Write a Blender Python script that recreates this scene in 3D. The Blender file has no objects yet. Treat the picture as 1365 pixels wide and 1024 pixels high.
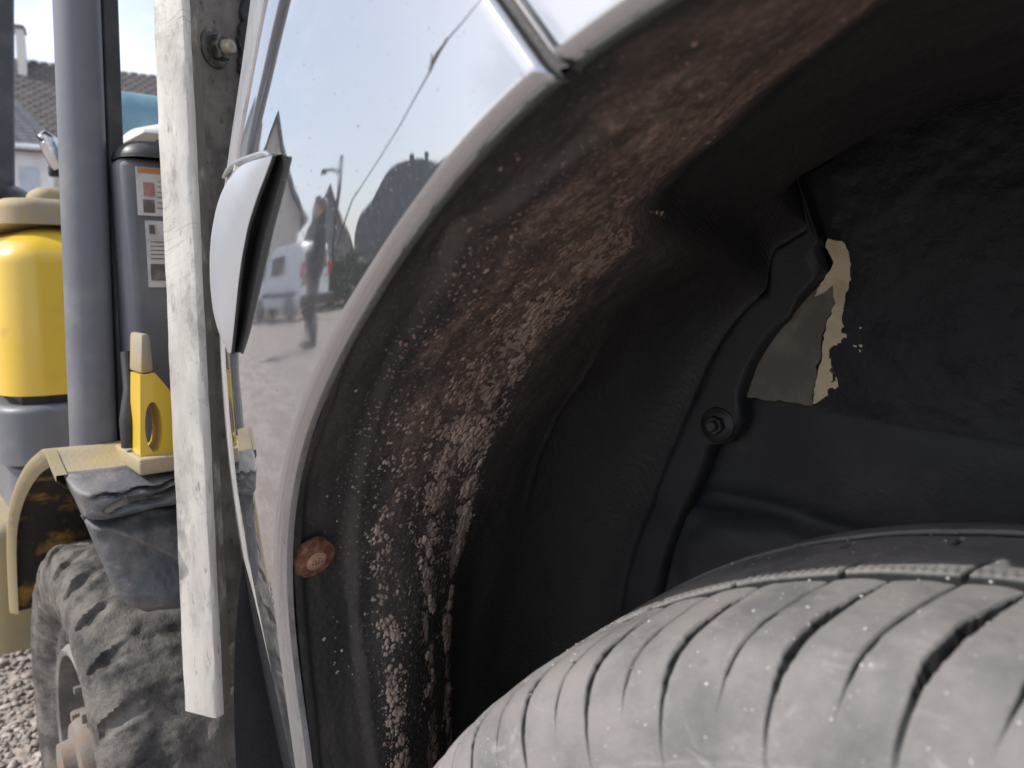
import bpy, bmesh, math, random
from mathutils import Vector, Matrix, noise as mn
import numpy as np

R = math.radians
random.seed(5)
sc = bpy.context.scene
COL = sc.collection

# ------------------------------------------------------------------ camera, sky, sun, exposure
CAM = Vector((-0.00393, -0.30456, 0.72112))
PSI, PIT, FPX = 0.71124, 0.12837, 1028.0
cam_data = bpy.data.cameras.new('camera')
cam = bpy.data.objects.new('camera', cam_data)
COL.objects.link(cam)
cam.location = CAM
cam.rotation_euler = (math.pi / 2 - PIT, 0, PSI)
cam_data.sensor_width = 36.0
cam_data.lens = FPX * 36.0 / 1365.0
cam_data.clip_start = 0.01
cam_data.clip_end = 2000
cam_data.dof.use_dof = True
cam_data.dof.focus_distance = 0.5
cam_data.dof.aperture_fstop = 11.0
sc.camera = cam

SUN_DIR = Vector((-0.44, -0.56, 0.70)).normalized()
sun_el = math.asin(SUN_DIR.z)
sun_az = math.atan2(SUN_DIR.x, SUN_DIR.y)
world = bpy.data.worlds.new("World")
sc.world = world
world.use_nodes = True
wt = world.node_tree
wt.nodes.clear()


def wn(t, **kw):
    n = wt.nodes.new(t)
    for k, v in kw.items():
        setattr(n, k, v)
    return n


w_out = wn('ShaderNodeOutputWorld')
w_bg = wn('ShaderNodeBackground')
w_bg.inputs['Strength'].default_value = 0.15
w_sky = wn('ShaderNodeTexSky', sky_type='NISHITA')
w_sky.sun_disc = False
w_sky.sun_elevation = sun_el
w_sky.sun_rotation = sun_az
w_sky.air_density = 1.0
w_sky.dust_density = 2.5
w_sky.ozone_density = 1.0
w_tc = wn('ShaderNodeTexCoord')
w_map = wn('ShaderNodeMapping')
w_map.inputs['Scale'].default_value = (1.6, 1.6, 4.2)
w_noise = wn('ShaderNodeTexNoise')
w_noise.inputs['Scale'].default_value = 1.7
w_noise.inputs['Detail'].default_value = 8
w_noise.inputs['Roughness'].default_value = 0.55
w_ramp = wn('ShaderNodeMapRange')
w_ramp.inputs['From Min'].default_value = 0.46
w_ramp.inputs['From Max'].default_value = 0.66
w_ramp.inputs['To Min'].default_value = 0.40
w_ramp.inputs['To Max'].default_value = 0.85
w_ramp.interpolation_type = 'SMOOTHSTEP'
w_mix = wn('ShaderNodeMix', data_type='RGBA')
w_mix.inputs['B'].default_value = (6.1, 6.4, 7.2, 1)
L = wt.links.new
L(w_tc.outputs['Generated'], w_map.inputs['Vector'])
L(w_map.outputs['Vector'], w_noise.inputs['Vector'])
L(w_noise.outputs['Fac'], w_ramp.inputs['Value'])
L(w_ramp.outputs['Result'], w_mix.inputs['Factor'])
L(w_sky.outputs['Color'], w_mix.inputs['A'])
L(w_mix.outputs['Result'], w_bg.inputs['Color'])
L(w_bg.outputs['Background'], w_out.inputs['Surface'])

sun_data = bpy.data.lights.new('sun', 'SUN')
sun_data.energy = 3.3
sun_data.angle = R(0.53)
sun_data.color = (1.0, 0.95, 0.88)
sun = bpy.data.objects.new('sun', sun_data)
COL.objects.link(sun)
sun.location = (-8, -8, 14)
sun.rotation_euler = (-SUN_DIR).to_track_quat('-Z', 'Y').to_euler()

sc.view_settings.view_transform = 'Standard'
sc.view_settings.look = 'None'
sc.view_settings.gamma = 1.0
sc.view_settings.use_curve_mapping = False
sc.view_settings.exposure = 0.52
sc.render.engine = 'CYCLES'
sc.cycles.use_denoising = True
sc.cycles.max_bounces = 8

# ------------------------------------------------------------------ survey: picture bearing -> point of a known plane
_f = Vector((-math.sin(PSI) * math.cos(PIT), math.cos(PSI) * math.cos(PIT), -math.sin(PIT)))
_r = Vector((math.cos(PSI), math.sin(PSI), 0))
_u = _r.cross(_f)


def ray(px, py):
    return _f + _r * ((px - 682.5) / FPX) - _u * ((py - 512.0) / FPX)


def on(px, py, ax, v):
    d = ray(px, py)
    return CAM + d * ((v - CAM[ax]) / d[ax])


def dep(px, py, h):
    d = ray(px, py)
    return CAM + d * (h / math.hypot(d.x, d.y))


# ------------------------------------------------------------------ helpers
def tag(o, label=None, cat=None, group=None, kind=None):
    if label: o['label'] = label
    if cat: o['category'] = cat
    if group: o['group'] = group
    if kind: o['kind'] = kind
    return o


def empty(name, loc=(0, 0, 0), rz=0.0, **kw):
    o = bpy.data.objects.new(name, None)
    o.empty_display_size = 0.1
    COL.objects.link(o)
    o.location = loc
    o.rotation_euler = (0, 0, rz)
    return tag(o, **kw)


def link(name, me, mat=None, parent=None):
    o = bpy.data.objects.new(name, me)
    COL.objects.link(o)
    if mat is not None and len(me.materials) == 0:
        for m in (mat if isinstance(mat, (list, tuple)) else [mat]):
            me.materials.append(m)
    if parent is not None:
        o.parent = parent
    return o


def from_bm(name, bm, mat=None, parent=None, smooth=None):
    me = bpy.data.meshes.new(name)
    bm.normal_update()
    bm.to_mesh(me)
    bm.free()
    o = link(name, me, mat, parent)
    if smooth is not None:
        shade(me, smooth)
    return o


def shade(me, ang=40):
    if ang >= 179:
        me.shade_smooth()
        return
    me.shade_smooth()
    try:
        me.set_sharp_from_angle(angle=R(ang))
    except Exception:
        pass


def bevel(bm, w, seg=2, edges=None):
    if w > 0:
        bmesh.ops.bevel(bm, geom=list(edges or bm.edges), offset=w, segments=seg, affect='EDGES', profile=0.5, clamp_overlap=True)


def bm_box(lo, hi, bv=0.0, seg=2):
    bm = bmesh.new()
    vs = [bm.verts.new((x, y, z)) for x in (lo[0], hi[0]) for y in (lo[1], hi[1]) for z in (lo[2], hi[2])]
    for f in ((0, 1, 3, 2), (4, 6, 7, 5), (0, 4, 5, 1), (2, 3, 7, 6), (0, 2, 6, 4), (1, 5, 7, 3)):
        bm.faces.new([vs[i] for i in f])
    bmesh.ops.recalc_face_normals(bm, faces=bm.faces)
    bevel(bm, bv, seg)
    return bm


def box(name, lo, hi, mat, parent=None, bv=0.0, seg=2):
    return from_bm(name, bm_box(lo, hi, bv, seg), mat, parent, 50)


def bm_loops(loops, caps=True):
    """skin a list of closed loops (same length)"""
    bm = bmesh.new()
    vv = [[bm.verts.new(p) for p in lp] for lp in loops]
    n = len(loops[0])
    for a, b in zip(vv[:-1], vv[1:]):
        for i in range(n):
            j = (i + 1) % n
            bm.faces.new((a[i], a[j], b[j], b[i]))
    if caps:
        bm.faces.new(list(reversed(vv[0])))
        bm.faces.new(vv[-1])
    bmesh.ops.recalc_face_normals(bm, faces=bm.faces)
    return bm


def prism(name, outline, vec, mat, parent=None, bv=0.0, seg=2, ang=40):
    vec = Vector(vec)
    a = [Vector(p) for p in outline]
    bm = bm_loops([a, [p + vec for p in a]])
    bevel(bm, bv, seg)
    return from_bm(name, bm, mat, parent, ang)


def bm_tube(pts, rad, n=10, cap=True):
    pts = [Vector(p) for p in pts]
    loops = []
    up = None
    for i, p in enumerate(pts):
        t = (pts[min(i + 1, len(pts) - 1)] - pts[max(i - 1, 0)]).normalized()
        if up is None:
            up = t.orthogonal().normalized()
        up = (up - t * up.dot(t)).normalized()
        s = t.cross(up)
        rr = rad[i] if isinstance(rad, (list, tuple)) else rad
        loops.append([p + (up * math.cos(a) + s * math.sin(a)) * rr for a in [2 * math.pi * k / n for k in range(n)]])
    return bm_loops(loops, cap)


def tube(name, pts, rad, mat, parent=None, n=10):
    return from_bm(name, bm_tube(pts, rad, n), mat, parent, 60)


def bm_lathe(prof, origin, axis, n=48):
    """prof: (radius, along axis) pairs"""
    axis = Vector(axis).normalized()
    a = axis.orthogonal().normalized()
    b = axis.cross(a)
    o = Vector(origin)
    bm = bmesh.new()
    rings = []
    for r, h in prof:
        if r < 1e-6:
            rings.append([bm.verts.new(o + axis * h)])
        else:
            rings.append([bm.verts.new(o + axis * h + (a * math.cos(2 * math.pi * k / n) + b * math.sin(2 * math.pi * k / n)) * r) for k in range(n)])
    for p, q in zip(rings[:-1], rings[1:]):
        for k in range(n):
            j = (k + 1) % n
            if len(p) == 1 and len(q) == 1: continue
            if len(p) == 1: bm.faces.new((p[0], q[j], q[k]))
            elif len(q) == 1: bm.faces.new((p[k], p[j], q[0]))
            else: bm.faces.new((p[k], p[j], q[j], q[k]))
    bmesh.ops.recalc_face_normals(bm, faces=bm.faces)
    return bm


def lathe(name, prof, origin, axis, mat, parent=None, n=48, ang=35):
    return from_bm(name, bm_lathe(prof, origin, axis, n), mat, parent, ang)


def grid(name, V, mat, parent=None, uv=None, mask=None, flip=False, ang=180, close_u=False):
    """V: array (rows, cols, 3)"""
    V = np.asarray(V, dtype=float)
    if name in ('wheel_arch_liner', 'tyre', 'bumper', 'fender', 'inner_body_wall', 'wheel_well_roof', 'mudguard_flap', 'corner_trim', 'mudguard_underside', 'mudguard', 'trim_return', 'ground'):
        flip = not flip
    r, c, _ = V.shape
    idx = np.arange(r * c).reshape(r, c)
    if close_u:
        a, b = idx, np.roll(idx, -1, axis=0)
    else:
        a, b = idx[:-1], idx[1:]
    q = np.stack([a[:, :-1], a[:, 1:], b[:, 1:], b[:, :-1]], -1)
    if mask is not None:
        q = q[mask]
    q = q.reshape(-1, 4)
    if flip:
        q = q[:, ::-1]
    me = bpy.data.meshes.new(name)
    me.from_pydata(V.reshape(-1, 3).tolist(), [], q.tolist())
    if uv is not None:
        U = np.asarray(uv, dtype=float).reshape(-1, 2)
        lay = me.uv_layers.new(name='UVMap')
        lay.data.foreach_set('uv', U[q.reshape(-1)].reshape(-1))
    me.update()
    o = link(name, me, mat, parent)
    shade(me, ang)
    return o


def interp(x, xs, ys):
    return np.interp(x, xs, ys)


def sstep(a, b, x):
    t = np.clip((np.asarray(x, float) - a) / (b - a), 0, 1)
    return t * t * (3 - 2 * t)


_rng = np.random.default_rng(3)


def vnoise(x, y, seed=0, octaves=4):
    """cheap smooth value noise on arrays"""
    x = np.asarray(x, float); y = np.asarray(y, float)
    out = np.zeros(np.broadcast(x, y).shape); amp = 1.0; tot = 0
    for o in range(octaves):
        xi = np.floor(x).astype(np.int64); yi = np.floor(y).astype(np.int64)
        fx = x - xi; fy = y - yi
        fx = fx * fx * (3 - 2 * fx); fy = fy * fy * (3 - 2 * fy)

        def h(a, b):
            n = (a * 374761393 + b * 668265263 + (seed + o) * 974634777) & 0x7fffffff
            n = ((n ^ (n >> 13)) * 1274126177) & 0x7fffffff
            return ((n ^ (n >> 16)) & 0xffff) / 65535.0
        v = (h(xi, yi) * (1 - fx) + h(xi + 1, yi) * fx) * (1 - fy) + (h(xi, yi + 1) * (1 - fx) + h(xi + 1, yi + 1) * fx) * fy
        out = out + amp * v; tot += amp
        amp *= 0.5; x = x * 2.03 + 17.1; y = y * 2.03 + 5.7
    return out / tot


# ------------------------------------------------------------------ materials
class NT:
    def __init__(self, name):
        self.m = bpy.data.materials.new(name)
        self.m.use_nodes = True
        self.t = self.m.node_tree
        self.b = self.t.nodes['Principled BSDF']
        self._tc = None

    def n(self, typ, **kw):
        nd = self.t.nodes.new(typ)
        for k, v in kw.items():
            setattr(nd, k, v)
        return nd

    def l(self, a, b):
        self.t.links.new(a, b)

    def coord(self, which='Object', scale=None):
        if self._tc is None:
            self._tc = self.n('ShaderNodeTexCoord')
        o = self._tc.outputs[which]
        if scale is not None:
            mp = self.n('ShaderNodeMapping')
            mp.inputs['Scale'].default_value = scale if not isinstance(scale, (int, float)) else (scale,) * 3
            self.l(o, mp.inputs['Vector'])
            o = mp.outputs['Vector']
        return o

    def noise(self, scale, detail=5, rough=0.55, which='Object', vscale=None, dist=0.0):
        nd = self.n('ShaderNodeTexNoise')
        nd.inputs['Scale'].default_value = scale
        nd.inputs['Detail'].default_value = detail
        nd.inputs['Roughness'].default_value = rough
        nd.inputs['Distortion'].default_value = dist
        self.l(self.coord(which, vscale), nd.inputs['Vector'])
        return nd.outputs['Fac']

    def vor(self, scale, which='Object', vscale=None, feature='F1', out='Distance'):
        nd = self.n('ShaderNodeTexVoronoi', feature=feature)
        nd.inputs['Scale'].default_value = scale
        self.l(self.coord(which, vscale), nd.inputs['Vector'])
        return nd.outputs[out]

    def rng(self, v, a, b, c=0.0, d=1.0, smooth=True):
        nd = self.n('ShaderNodeMapRange')
        nd.interpolation_type = 'SMOOTHSTEP' if smooth else 'LINEAR'
        self.l(v, nd.inputs['Value'])
        for k, x in zip(('From Min', 'From Max', 'To Min', 'To Max'), (a, b, c, d)):
            nd.inputs[k].default_value = x
        return nd.outputs['Result']

    def math(self, op, a, b=None, clamp=False):
        nd = self.n('ShaderNodeMath', operation=op)
        nd.use_clamp = clamp
        for i, x in enumerate((a, b)):
            if x is None: continue
            if isinstance(x, (int, float)): nd.inputs[i].default_value = x
            else: self.l(x, nd.inputs[i])
        return nd.outputs[0]

    def mix(self, fac, a, b):
        nd = self.n('ShaderNodeMix', data_type='RGBA')
        for k, x in (('Factor', fac), ('A', a), ('B', b)):
            s = nd.inputs[k]
            if isinstance(x, (tuple, list)): s.default_value = tuple(x) + ((1,) if len(x) == 3 else ())
            elif isinstance(x, (int, float)): s.default_value = x
            else: self.l(x, s)
        return nd.outputs['Result']

    def set(self, **kw):
        names = dict(color='Base Color', rough='Roughness', metal='Metallic', spec='Specular IOR Level', coat='Coat Weight', coat_rough='Coat Roughness',
                     trans='Transmission Weight', ior='IOR', alpha='Alpha')
        for k, x in kw.items():
            s = self.b.inputs[names[k]]
            if isinstance(x, (tuple, list)): s.default_value = tuple(x) + ((1,) if len(x) == 3 else ())
            elif isinstance(x, (int, float)): s.default_value = x
            else: self.l(x, s)
        return self

    def bump(self, h, dist, strength=1.0, prev=None):
        nd = self.n('ShaderNodeBump')
        nd.inputs['Strength'].default_value = strength
        nd.inputs['Distance'].default_value = dist
        self.l(h, nd.inputs['Height'])
        if prev is not None:
            self.l(prev, nd.inputs['Normal'])
        self.l(nd.outputs['Normal'], self.b.inputs['Normal'])
        return nd.outputs['Normal']


def worn(name, col, col2, rough=0.6, metal=0.0, scale=14, lo=0.45, hi=0.65, bump=0.0, bscale=200, detail=7, coat=0.0, rough2=None, vscale=None, spec=None):
    """a surface of one colour with irregular dirt or wear of a second"""
    n = NT(name)
    f = n.rng(n.noise(scale, detail, 0.62, vscale=vscale), lo, hi)
    n.set(color=n.mix(f, col, col2), metal=metal, coat=coat)
    if spec is not None: n.set(spec=spec)
    n.set(rough=n.rng(f, 0, 1, rough, rough if rough2 is None else rough2, False))
    if bump:
        n.bump(n.noise(bscale, 6, 0.6), bump)
    return n.m


def hexc(h, k=1.0):
    h = h.lstrip('#')
    c = [int(h[i:i + 2], 16) / 255 for i in (0, 2, 4)]
    return tuple(k * (x / 12.92 if x <= 0.04045 else ((x + 0.055) / 1.055) ** 2.4) for x in c)


# car paint: mirror-like silver with fine dust
def mat_paint():
    n = NT('silver_paint')
    dust = n.rng(n.noise(9, 8, 0.65), 0.42, 0.72)
    spots = n.rng(n.noise(420, 3, 0.6), 0.66, 0.72)
    scr = n.noise(60, 6, 0.7, vscale=(0.6, 0.6, 6))
    col = n.mix(spots, (0.46, 0.47, 0.49), (0.33, 0.31, 0.30))
    n.set(color=col, metal=0.93)
    rg = n.math('ADD', n.rng(dust, 0, 1, 0.018, 0.085, False), n.rng(spots, 0, 1, 0, 0.3, False))
    n.set(rough=rg)
    n.bump(n.noise(26, 2, 0.4), 0.00012)
    return n.m


M = {}
M['paint'] = mat_paint()
M['lip'] = worn('worn_lip_paint', (0.22, 0.223, 0.235), (0.11, 0.107, 0.10), 0.24, 0.6, scale=30, lo=0.45, hi=0.75, bump=0.0003, bscale=300, rough2=0.6)


def mat_liner():
    n = NT('muddy_liner_plastic')
    uv = n.coord('UV')
    sep = n.n('ShaderNodeSeparateXYZ')
    n.l(uv, sep.inputs[0])
    u, v = sep.outputs['X'], sep.outputs['Y']          # u: metres along the arch from its top, v: depth in from the lip
    wig = n.math('MULTIPLY', n.math('SUBTRACT', n.noise(28, 5, 0.65, 'UV', (1, 1, 1)), 0.5), 0.036)
    vv = n.math('ADD', v, wig)

    def band(c, w):
        d = n.math('DIVIDE', n.math('SUBTRACT', vv, c), w)
        return n.math('POWER', 2.718, n.math('MULTIPLY', n.math('MULTIPLY', d, d), -1.0))

    def mx(*a):
        r = a[0]
        for b in a[1:]:
            r = n.math('MAXIMUM', r, b)
        return r

    def mul(a, b):
        return n.math('MULTIPLY', a, b)
    low = n.rng(u, 0.36, 0.50)                         # separate streaks lower down
    patch = n.noise(30, 5, 0.65, 'UV', (0.8, 1.2, 1))
    col1, col2, col3 = band(0.062, 0.013), band(0.104, 0.012), band(0.141, 0.012)
    st = mx(mul(col1, 0.74), mul(col2, 0.90), col3, mul(band(0.100, 0.050), 0.50))
    # one broad band above, thickening towards its inner edge
    upb = mul(n.rng(vv, 0.02, 0.125, 0.15, 0.86, False), n.rng(vv, 0.165, 0.138))
    dens = n.mix(low, upb, st)
    dens = mul(dens, n.rng(patch, 0.28, 0.60, 0.50, 1.15))
    dens = mul(dens, n.rng(u, -0.25, 0.10, 0.4, 1.0))
    # crusty flakes: small rounded blobs, some run together
    f1 = n.noise(250, 4, 0.60, 'UV', (1.0, 0.85, 1))
    f2 = n.noise(110, 5, 0.62, 'UV', (0.85, 0.9, 1))
    cell = n.vor(300, 'UV', (1.0, 0.85, 1))
    s = n.math('ADD', n.math('ADD', mul(f1, 0.55), mul(f2, 0.45)), n.math('ADD', mul(dens, 0.30), mul(n.math('SUBTRACT', 0.4, cell), 0.12)))
    mud = n.rng(s, 0.722, 0.748)
    specks = mul(n.rng(n.noise(430, 2, 0.5, 'UV', (1.0, 0.9, 1)), 0.615, 0.645), n.rng(dens, 0.02, 0.4))
    mud = mx(mud, mul(specks, 0.75))
    # fine red-brown dust lying over everything higher in the arch
    up = n.rng(u, 0.18, 0.56, 1.0, 0.10)
    film_band = n.math('ADD', mul(band(0.095, 0.054), 0.9), mul(n.rng(v, 0.30, 0.12), 0.22), True)
    up = mul(up, n.rng(n.math('SUBTRACT', vv, mul(n.rng(u, 0.10, 0.19), 0.036)), 0.004, 0.026, 0.08, 1.0))
    film = mul(mul(up, film_band), n.rng(n.noise(40, 10, 0.76, 'UV', (0.6, 1.2, 1)), 0.36, 0.62, 0.14, 1.0))
    film2 = mul(n.rng(n.noise(16, 6, 0.65, 'UV', (0.3, 1.5, 1)), 0.40, 0.70), mul(n.rng(v, 0.22, 0.10), 0.75))
    base = n.mix(film2, (0.038, 0.037, 0.037), (0.13, 0.115, 0.103))
    fcol = n.mix(n.rng(n.noise(190, 6, 0.72, 'UV', (1.0, 1.0, 1)), 0.40, 0.66), (0.205, 0.138, 0.108), (0.48, 0.355, 0.29))
    base = n.mix(mul(film, 0.95), base, fcol)
    mcol = n.mix(n.noise(90, 5, 0.65, 'UV'), (0.30, 0.23, 0.19), (0.58, 0.46, 0.39))
    mcol = n.mix(n.rng(u, 0.40, 0.15, 0.0, 0.55), mcol, (0.27, 0.175, 0.14))
    col = n.mix(mud, base, mcol)
    n.set(color=col, rough=n.rng(mx(mud, film), 0, 1, 0.52, 0.95, False), spec=0.35)
    b1 = n.bump(n.noise(900, 3, 0.6, 'UV'), 0.0003, 0.5)
    h = n.math('ADD', mud, mul(cell, -0.25))
    n.bump(n.math('ADD', h, mul(mul(film, n.noise(120, 7, 0.7, 'UV', (0.6, 1.2, 1))), 1.3)), 0.0020, 0.95, prev=b1)
    return n.m


M['liner'] = mat_liner()
M['black_plastic'] = worn('black_plastic', (0.016, 0.0165, 0.018), (0.04, 0.038, 0.036), 0.45, 0, scale=25, bump=0.0002, bscale=900)
M['liner_flange'] = worn('dusty_flange_plastic', (0.026, 0.028, 0.031), (0.048, 0.047, 0.047), 0.5, 0, scale=18, bump=0.0003, bscale=600, rough2=0.8)


def mat_deaden():
    n = NT('rough_underseal')
    f = n.rng(n.noise(16, 5, 0.6), 0.4, 0.7)
    n.set(color=n.mix(f, (0.012, 0.014, 0.019), (0.024, 0.025, 0.030)), rough=0.55, spec=0.4)
    b = n.bump(n.noise(170, 5, 0.62), 0.0014, 0.7)
    n.bump(n.noise(700, 4, 0.6), 0.0004, 0.7, prev=b)
    return n.m


M['underseal'] = mat_deaden()
M['body_dark'] = worn('dusty_dark_body', (0.034, 0.036, 0.041), (0.066, 0.064, 0.063), 0.6, 0, scale=9, bump=0.0004, bscale=300)
M['beige'] = worn('beige_body_paint', (0.74, 0.62, 0.42), (0.6, 0.5, 0.33), 0.5, 0, scale=60, bump=0.0002, bscale=400)
M['beige_dusty'] = worn('soiled_beige_paint', (0.15, 0.138, 0.115), (0.24, 0.215, 0.175), 0.8, 0, scale=35, lo=0.4, hi=0.7, bump=0.0004, bscale=400)
M['rust'] = worn('rusty_steel', (0.13, 0.05, 0.028), (0.27, 0.14, 0.085), 0.85, 0.1, scale=180, lo=0.4, hi=0.7, bump=0.0006, bscale=500)
M['rust_pale'] = worn('rusty_screw_head', (0.36, 0.2, 0.13), (0.5, 0.36, 0.27), 0.75, 0.2, scale=240, lo=0.4, hi=0.7, bump=0.0005, bscale=700)


def mat_tyre():
    n = NT('dusty_tyre_rubber')
    d = n.noise(22, 8, 0.65)
    st = n.noise(34, 7, 0.7, vscale=(1, 1, 2.5), dist=1.2)
    f = n.rng(d, 0.30, 0.62)
    col = n.mix(f, (0.115, 0.112, 0.115), (0.19, 0.18, 0.177))
    col = n.mix(n.rng(st, 0.56, 0.74, 0, 0.75), col, (0.27, 0.26, 0.255))
    dk = n.rng(n.noise(150, 5, 0.7), 0.6, 0.75, 0, 0.45)
    col = n.mix(dk, col, (0.09, 0.085, 0.085))
    sp = n.rng(n.noise(520, 2, 0.5), 0.72, 0.76)
    col = n.mix(sp, col, (0.5, 0.48, 0.45))
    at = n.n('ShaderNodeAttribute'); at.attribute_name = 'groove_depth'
    col = n.mix(n.rng(at.outputs['Fac'], 0.7, 2.2), col, (0.015, 0.015, 0.016))       # cuts painted dark for their shade, besides being free of dust
    n.set(color=col, rough=0.78, spec=0.35)
    b = n.bump(n.noise(110, 6, 0.65), 0.0006, 0.7)
    n.bump(n.noise(900, 4, 0.7), 0.0004, 0.9, prev=b)
    return n.m


M['tyre'] = mat_tyre()
M['grit'] = worn('pale_grit', (0.33, 0.31, 0.29), (0.5, 0.48, 0.45), 0.9, scale=900)
M['groove_dark'] = worn('clean_shaded_groove_rubber', (0.014, 0.014, 0.015), (0.035, 0.034, 0.034), 0.85, scale=60)  # clean rubber, darkened further for the shade inside the grooves
M['steel_rim'] = worn('dusty_wheel_steel', (0.30, 0.30, 0.30), (0.18, 0.16, 0.14), 0.5, 0.6, scale=30)
M['glass_lamp'] = None


def mat_lamp():
    n = NT('headlight_lens')
    n.set(color=n.mix(n.noise(8, 2, 0.5, vscale=(1, 1, 0.3)), (0.10, 0.115, 0.14), (0.2, 0.22, 0.25)), rough=0.08, metal=0.35, coat=1.0, coat_rough=0.03)
    return n.m


M['glass_lamp'] = mat_lamp()
M['lamp_trim'] = worn('satin_grey_lamp_trim', (0.42, 0.43, 0.45), (0.33, 0.33, 0.34), 0.28, 0.6, scale=40)
M['flap'] = worn('satin_silver_trim', (0.46, 0.48, 0.52), (0.40, 0.41, 0.43), 0.36, 0.55, scale=16, bump=0.00005, bscale=300, rough2=0.42)


def mat_alu():
    n = NT('weathered_whitish_aluminium')
    # pale oxidised face with long scrapes and grey stains
    a = n.noise(26, 7, 0.65, vscale=(1, 1, 0.28))
    st = n.noise(24, 10, 0.74, vscale=(1, 1, 0.45), dist=0.2)
    base = n.mix(n.rng(a, 0.35, 0.65), (0.62, 0.60, 0.56), (0.46, 0.44, 0.41))
    base = n.mix(n.rng(st, 0.49, 0.70, 0, 0.85), base, (0.16, 0.152, 0.143))
    mp = n.n('ShaderNodeMapping')
    mp.inputs['Rotation'].default_value = (0.0, R(24), 0.0)
    n.l(n.coord('Object'), mp.inputs['Vector'])
    w = n.n('ShaderNodeTexNoise')
    w.inputs['Scale'].default_value = 30
    w.inputs['Detail'].default_value = 3
    sx = n.n('ShaderNodeMapping'); sx.inputs['Scale'].default_value = (0.25, 0.25, 3.2)
    n.l(mp.outputs[0], sx.inputs['Vector']); n.l(sx.outputs[0], w.inputs['Vector'])
    ln = n.rng(n.math('ABSOLUTE', n.math('SUBTRACT', w.outputs['Fac'], 0.5)), 0.0, 0.012, 0.55, 0.0)
    pit = n.rng(n.noise(240, 5, 0.7, vscale=(1, 1, 0.25)), 0.60, 0.70, 0, 0.7)
    base = n.mix(pit, base, (0.14, 0.13, 0.12))
    base = n.mix(n.math('MULTIPLY', ln, n.rng(n.noise(6, 3), 0.45, 0.6)), base, (0.22, 0.21, 0.2))
    n.set(color=base, rough=n.rng(st, 0.4, 0.7, 0.42, 0.7), metal=0.25)
    n.bump(n.noise(140, 6, 0.65, vscale=(1, 1, 0.5)), 0.0006, 0.8)
    return n.m


M['alu'] = mat_alu()


def mat_plate():
    n = NT('dirty_brown_plate')
    sep = n.n('ShaderNodeSeparateXYZ'); n.l(n.coord('Object'), sep.inputs[0])
    low_dark = n.rng(n.math('ADD', sep.outputs['Z'], n.math('MULTIPLY', n.math('SUBTRACT', n.noise(14, 6, 0.65), 0.5), 0.25)), 0.62, 0.85, 1.0, 0.0)
    f = n.rng(n.noise(40, 7, 0.65), 0.35, 0.68)
    c = n.mix(f, (0.70, 0.585, 0.47), (0.52, 0.43, 0.34))
    c2 = n.mix(f, (0.21, 0.185, 0.16), (0.10, 0.09, 0.08))
    c = n.mix(low_dark, c, c2)  # plate colour goes darker towards its lower end
    pit = n.rng(n.noise(170, 5, 0.6, vscale=(1, 1, 0.7)), 0.60, 0.68)
    c = n.mix(n.math('MULTIPLY', pit, 0.7), c, (0.05, 0.045, 0.04))
    n.set(color=c, rough=0.7, metal=0.15)
    n.bump(n.noise(170, 6, 0.65), 0.0006, 0.8)
    return n.m


M['plate'] = mat_plate()
M['plate_dark'] = worn('grey_stained_edge', (0.15, 0.135, 0.115), (0.36, 0.33, 0.29), 0.65, 0.2, scale=60, lo=0.5, hi=0.68, bump=0.0005, bscale=250, vscale=(1, 1, 0.35))
M['bolt'] = worn('greasy_bolt_steel', (0.07, 0.066, 0.06), (0.2, 0.185, 0.16), 0.5, 0.6, scale=120, bump=0.0004, bscale=500)
M['bolt_tip'] = worn('pale_bolt_thread', (0.40, 0.36, 0.29), (0.25, 0.22, 0.18), 0.55, 0.4, scale=200)
M['tar'] = worn('black_bitumen', (0.02, 0.02, 0.024), (0.05, 0.05, 0.055), 0.7, scale=60, bump=0.002, bscale=140)
M['yellow'] = worn('yellow_machine_paint', (0.64, 0.43, 0.045), (0.45, 0.31, 0.06), 0.32, 0, scale=22, lo=0.55, hi=0.8, coat=0.5, rough2=0.55)
M['yellow_dusty'] = worn('dusty_yellow_paint', (0.33, 0.255, 0.13), (0.27, 0.235, 0.185), 0.75, 0, scale=26, lo=0.35, hi=0.65, bump=0.0006, bscale=260)
M['yellow_side'] = worn('sun_bleached_yellow_paint', (0.31, 0.245, 0.12), (0.25, 0.22, 0.15), 0.6, 0, scale=18, lo=0.35, hi=0.7)
M['rust_yellow'] = worn('muddy_underside', (0.028, 0.024, 0.02), (0.34, 0.185, 0.04), 0.85, 0, scale=22, lo=0.5, hi=0.66, bump=0.002, bscale=120)
M['grey_frame'] = worn('blue_grey_machine_paint', (0.12, 0.126, 0.146), (0.17, 0.172, 0.18), 0.42, 0, scale=18, lo=0.45, hi=0.75, bump=0.0002, bscale=500, rough2=0.6)
M['dark_frame'] = worn('charcoal_machine_paint', (0.045, 0.05, 0.058), (0.08, 0.08, 0.085), 0.45, 0, scale=20)
M['rubber'] = worn('grey_dusted_rubber', (0.075, 0.08, 0.092), (0.15, 0.145, 0.145), 0.62, 0, scale=24, lo=0.42, hi=0.68, bump=0.0012, bscale=160)
M['cracked'] = worn('torn_dusty_rubber', (0.20, 0.185, 0.165), (0.10, 0.098, 0.1), 0.85, 0, scale=50, bump=0.002, bscale=120)


def mat_lug():
    n = NT('earth_caked_tyre')
    f = n.rng(n.noise(26, 8, 0.7), 0.36, 0.62)
    c = n.mix(f, (0.06, 0.057, 0.055), (0.165, 0.15, 0.137))
    n.set(color=c, rough=0.9, spec=0.2)
    b = n.bump(n.noise(60, 7, 0.7), 0.0045, 0.9)
    n.bump(n.noise(420, 5, 0.7), 0.0014, 0.8, prev=b)
    return n.m


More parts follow.
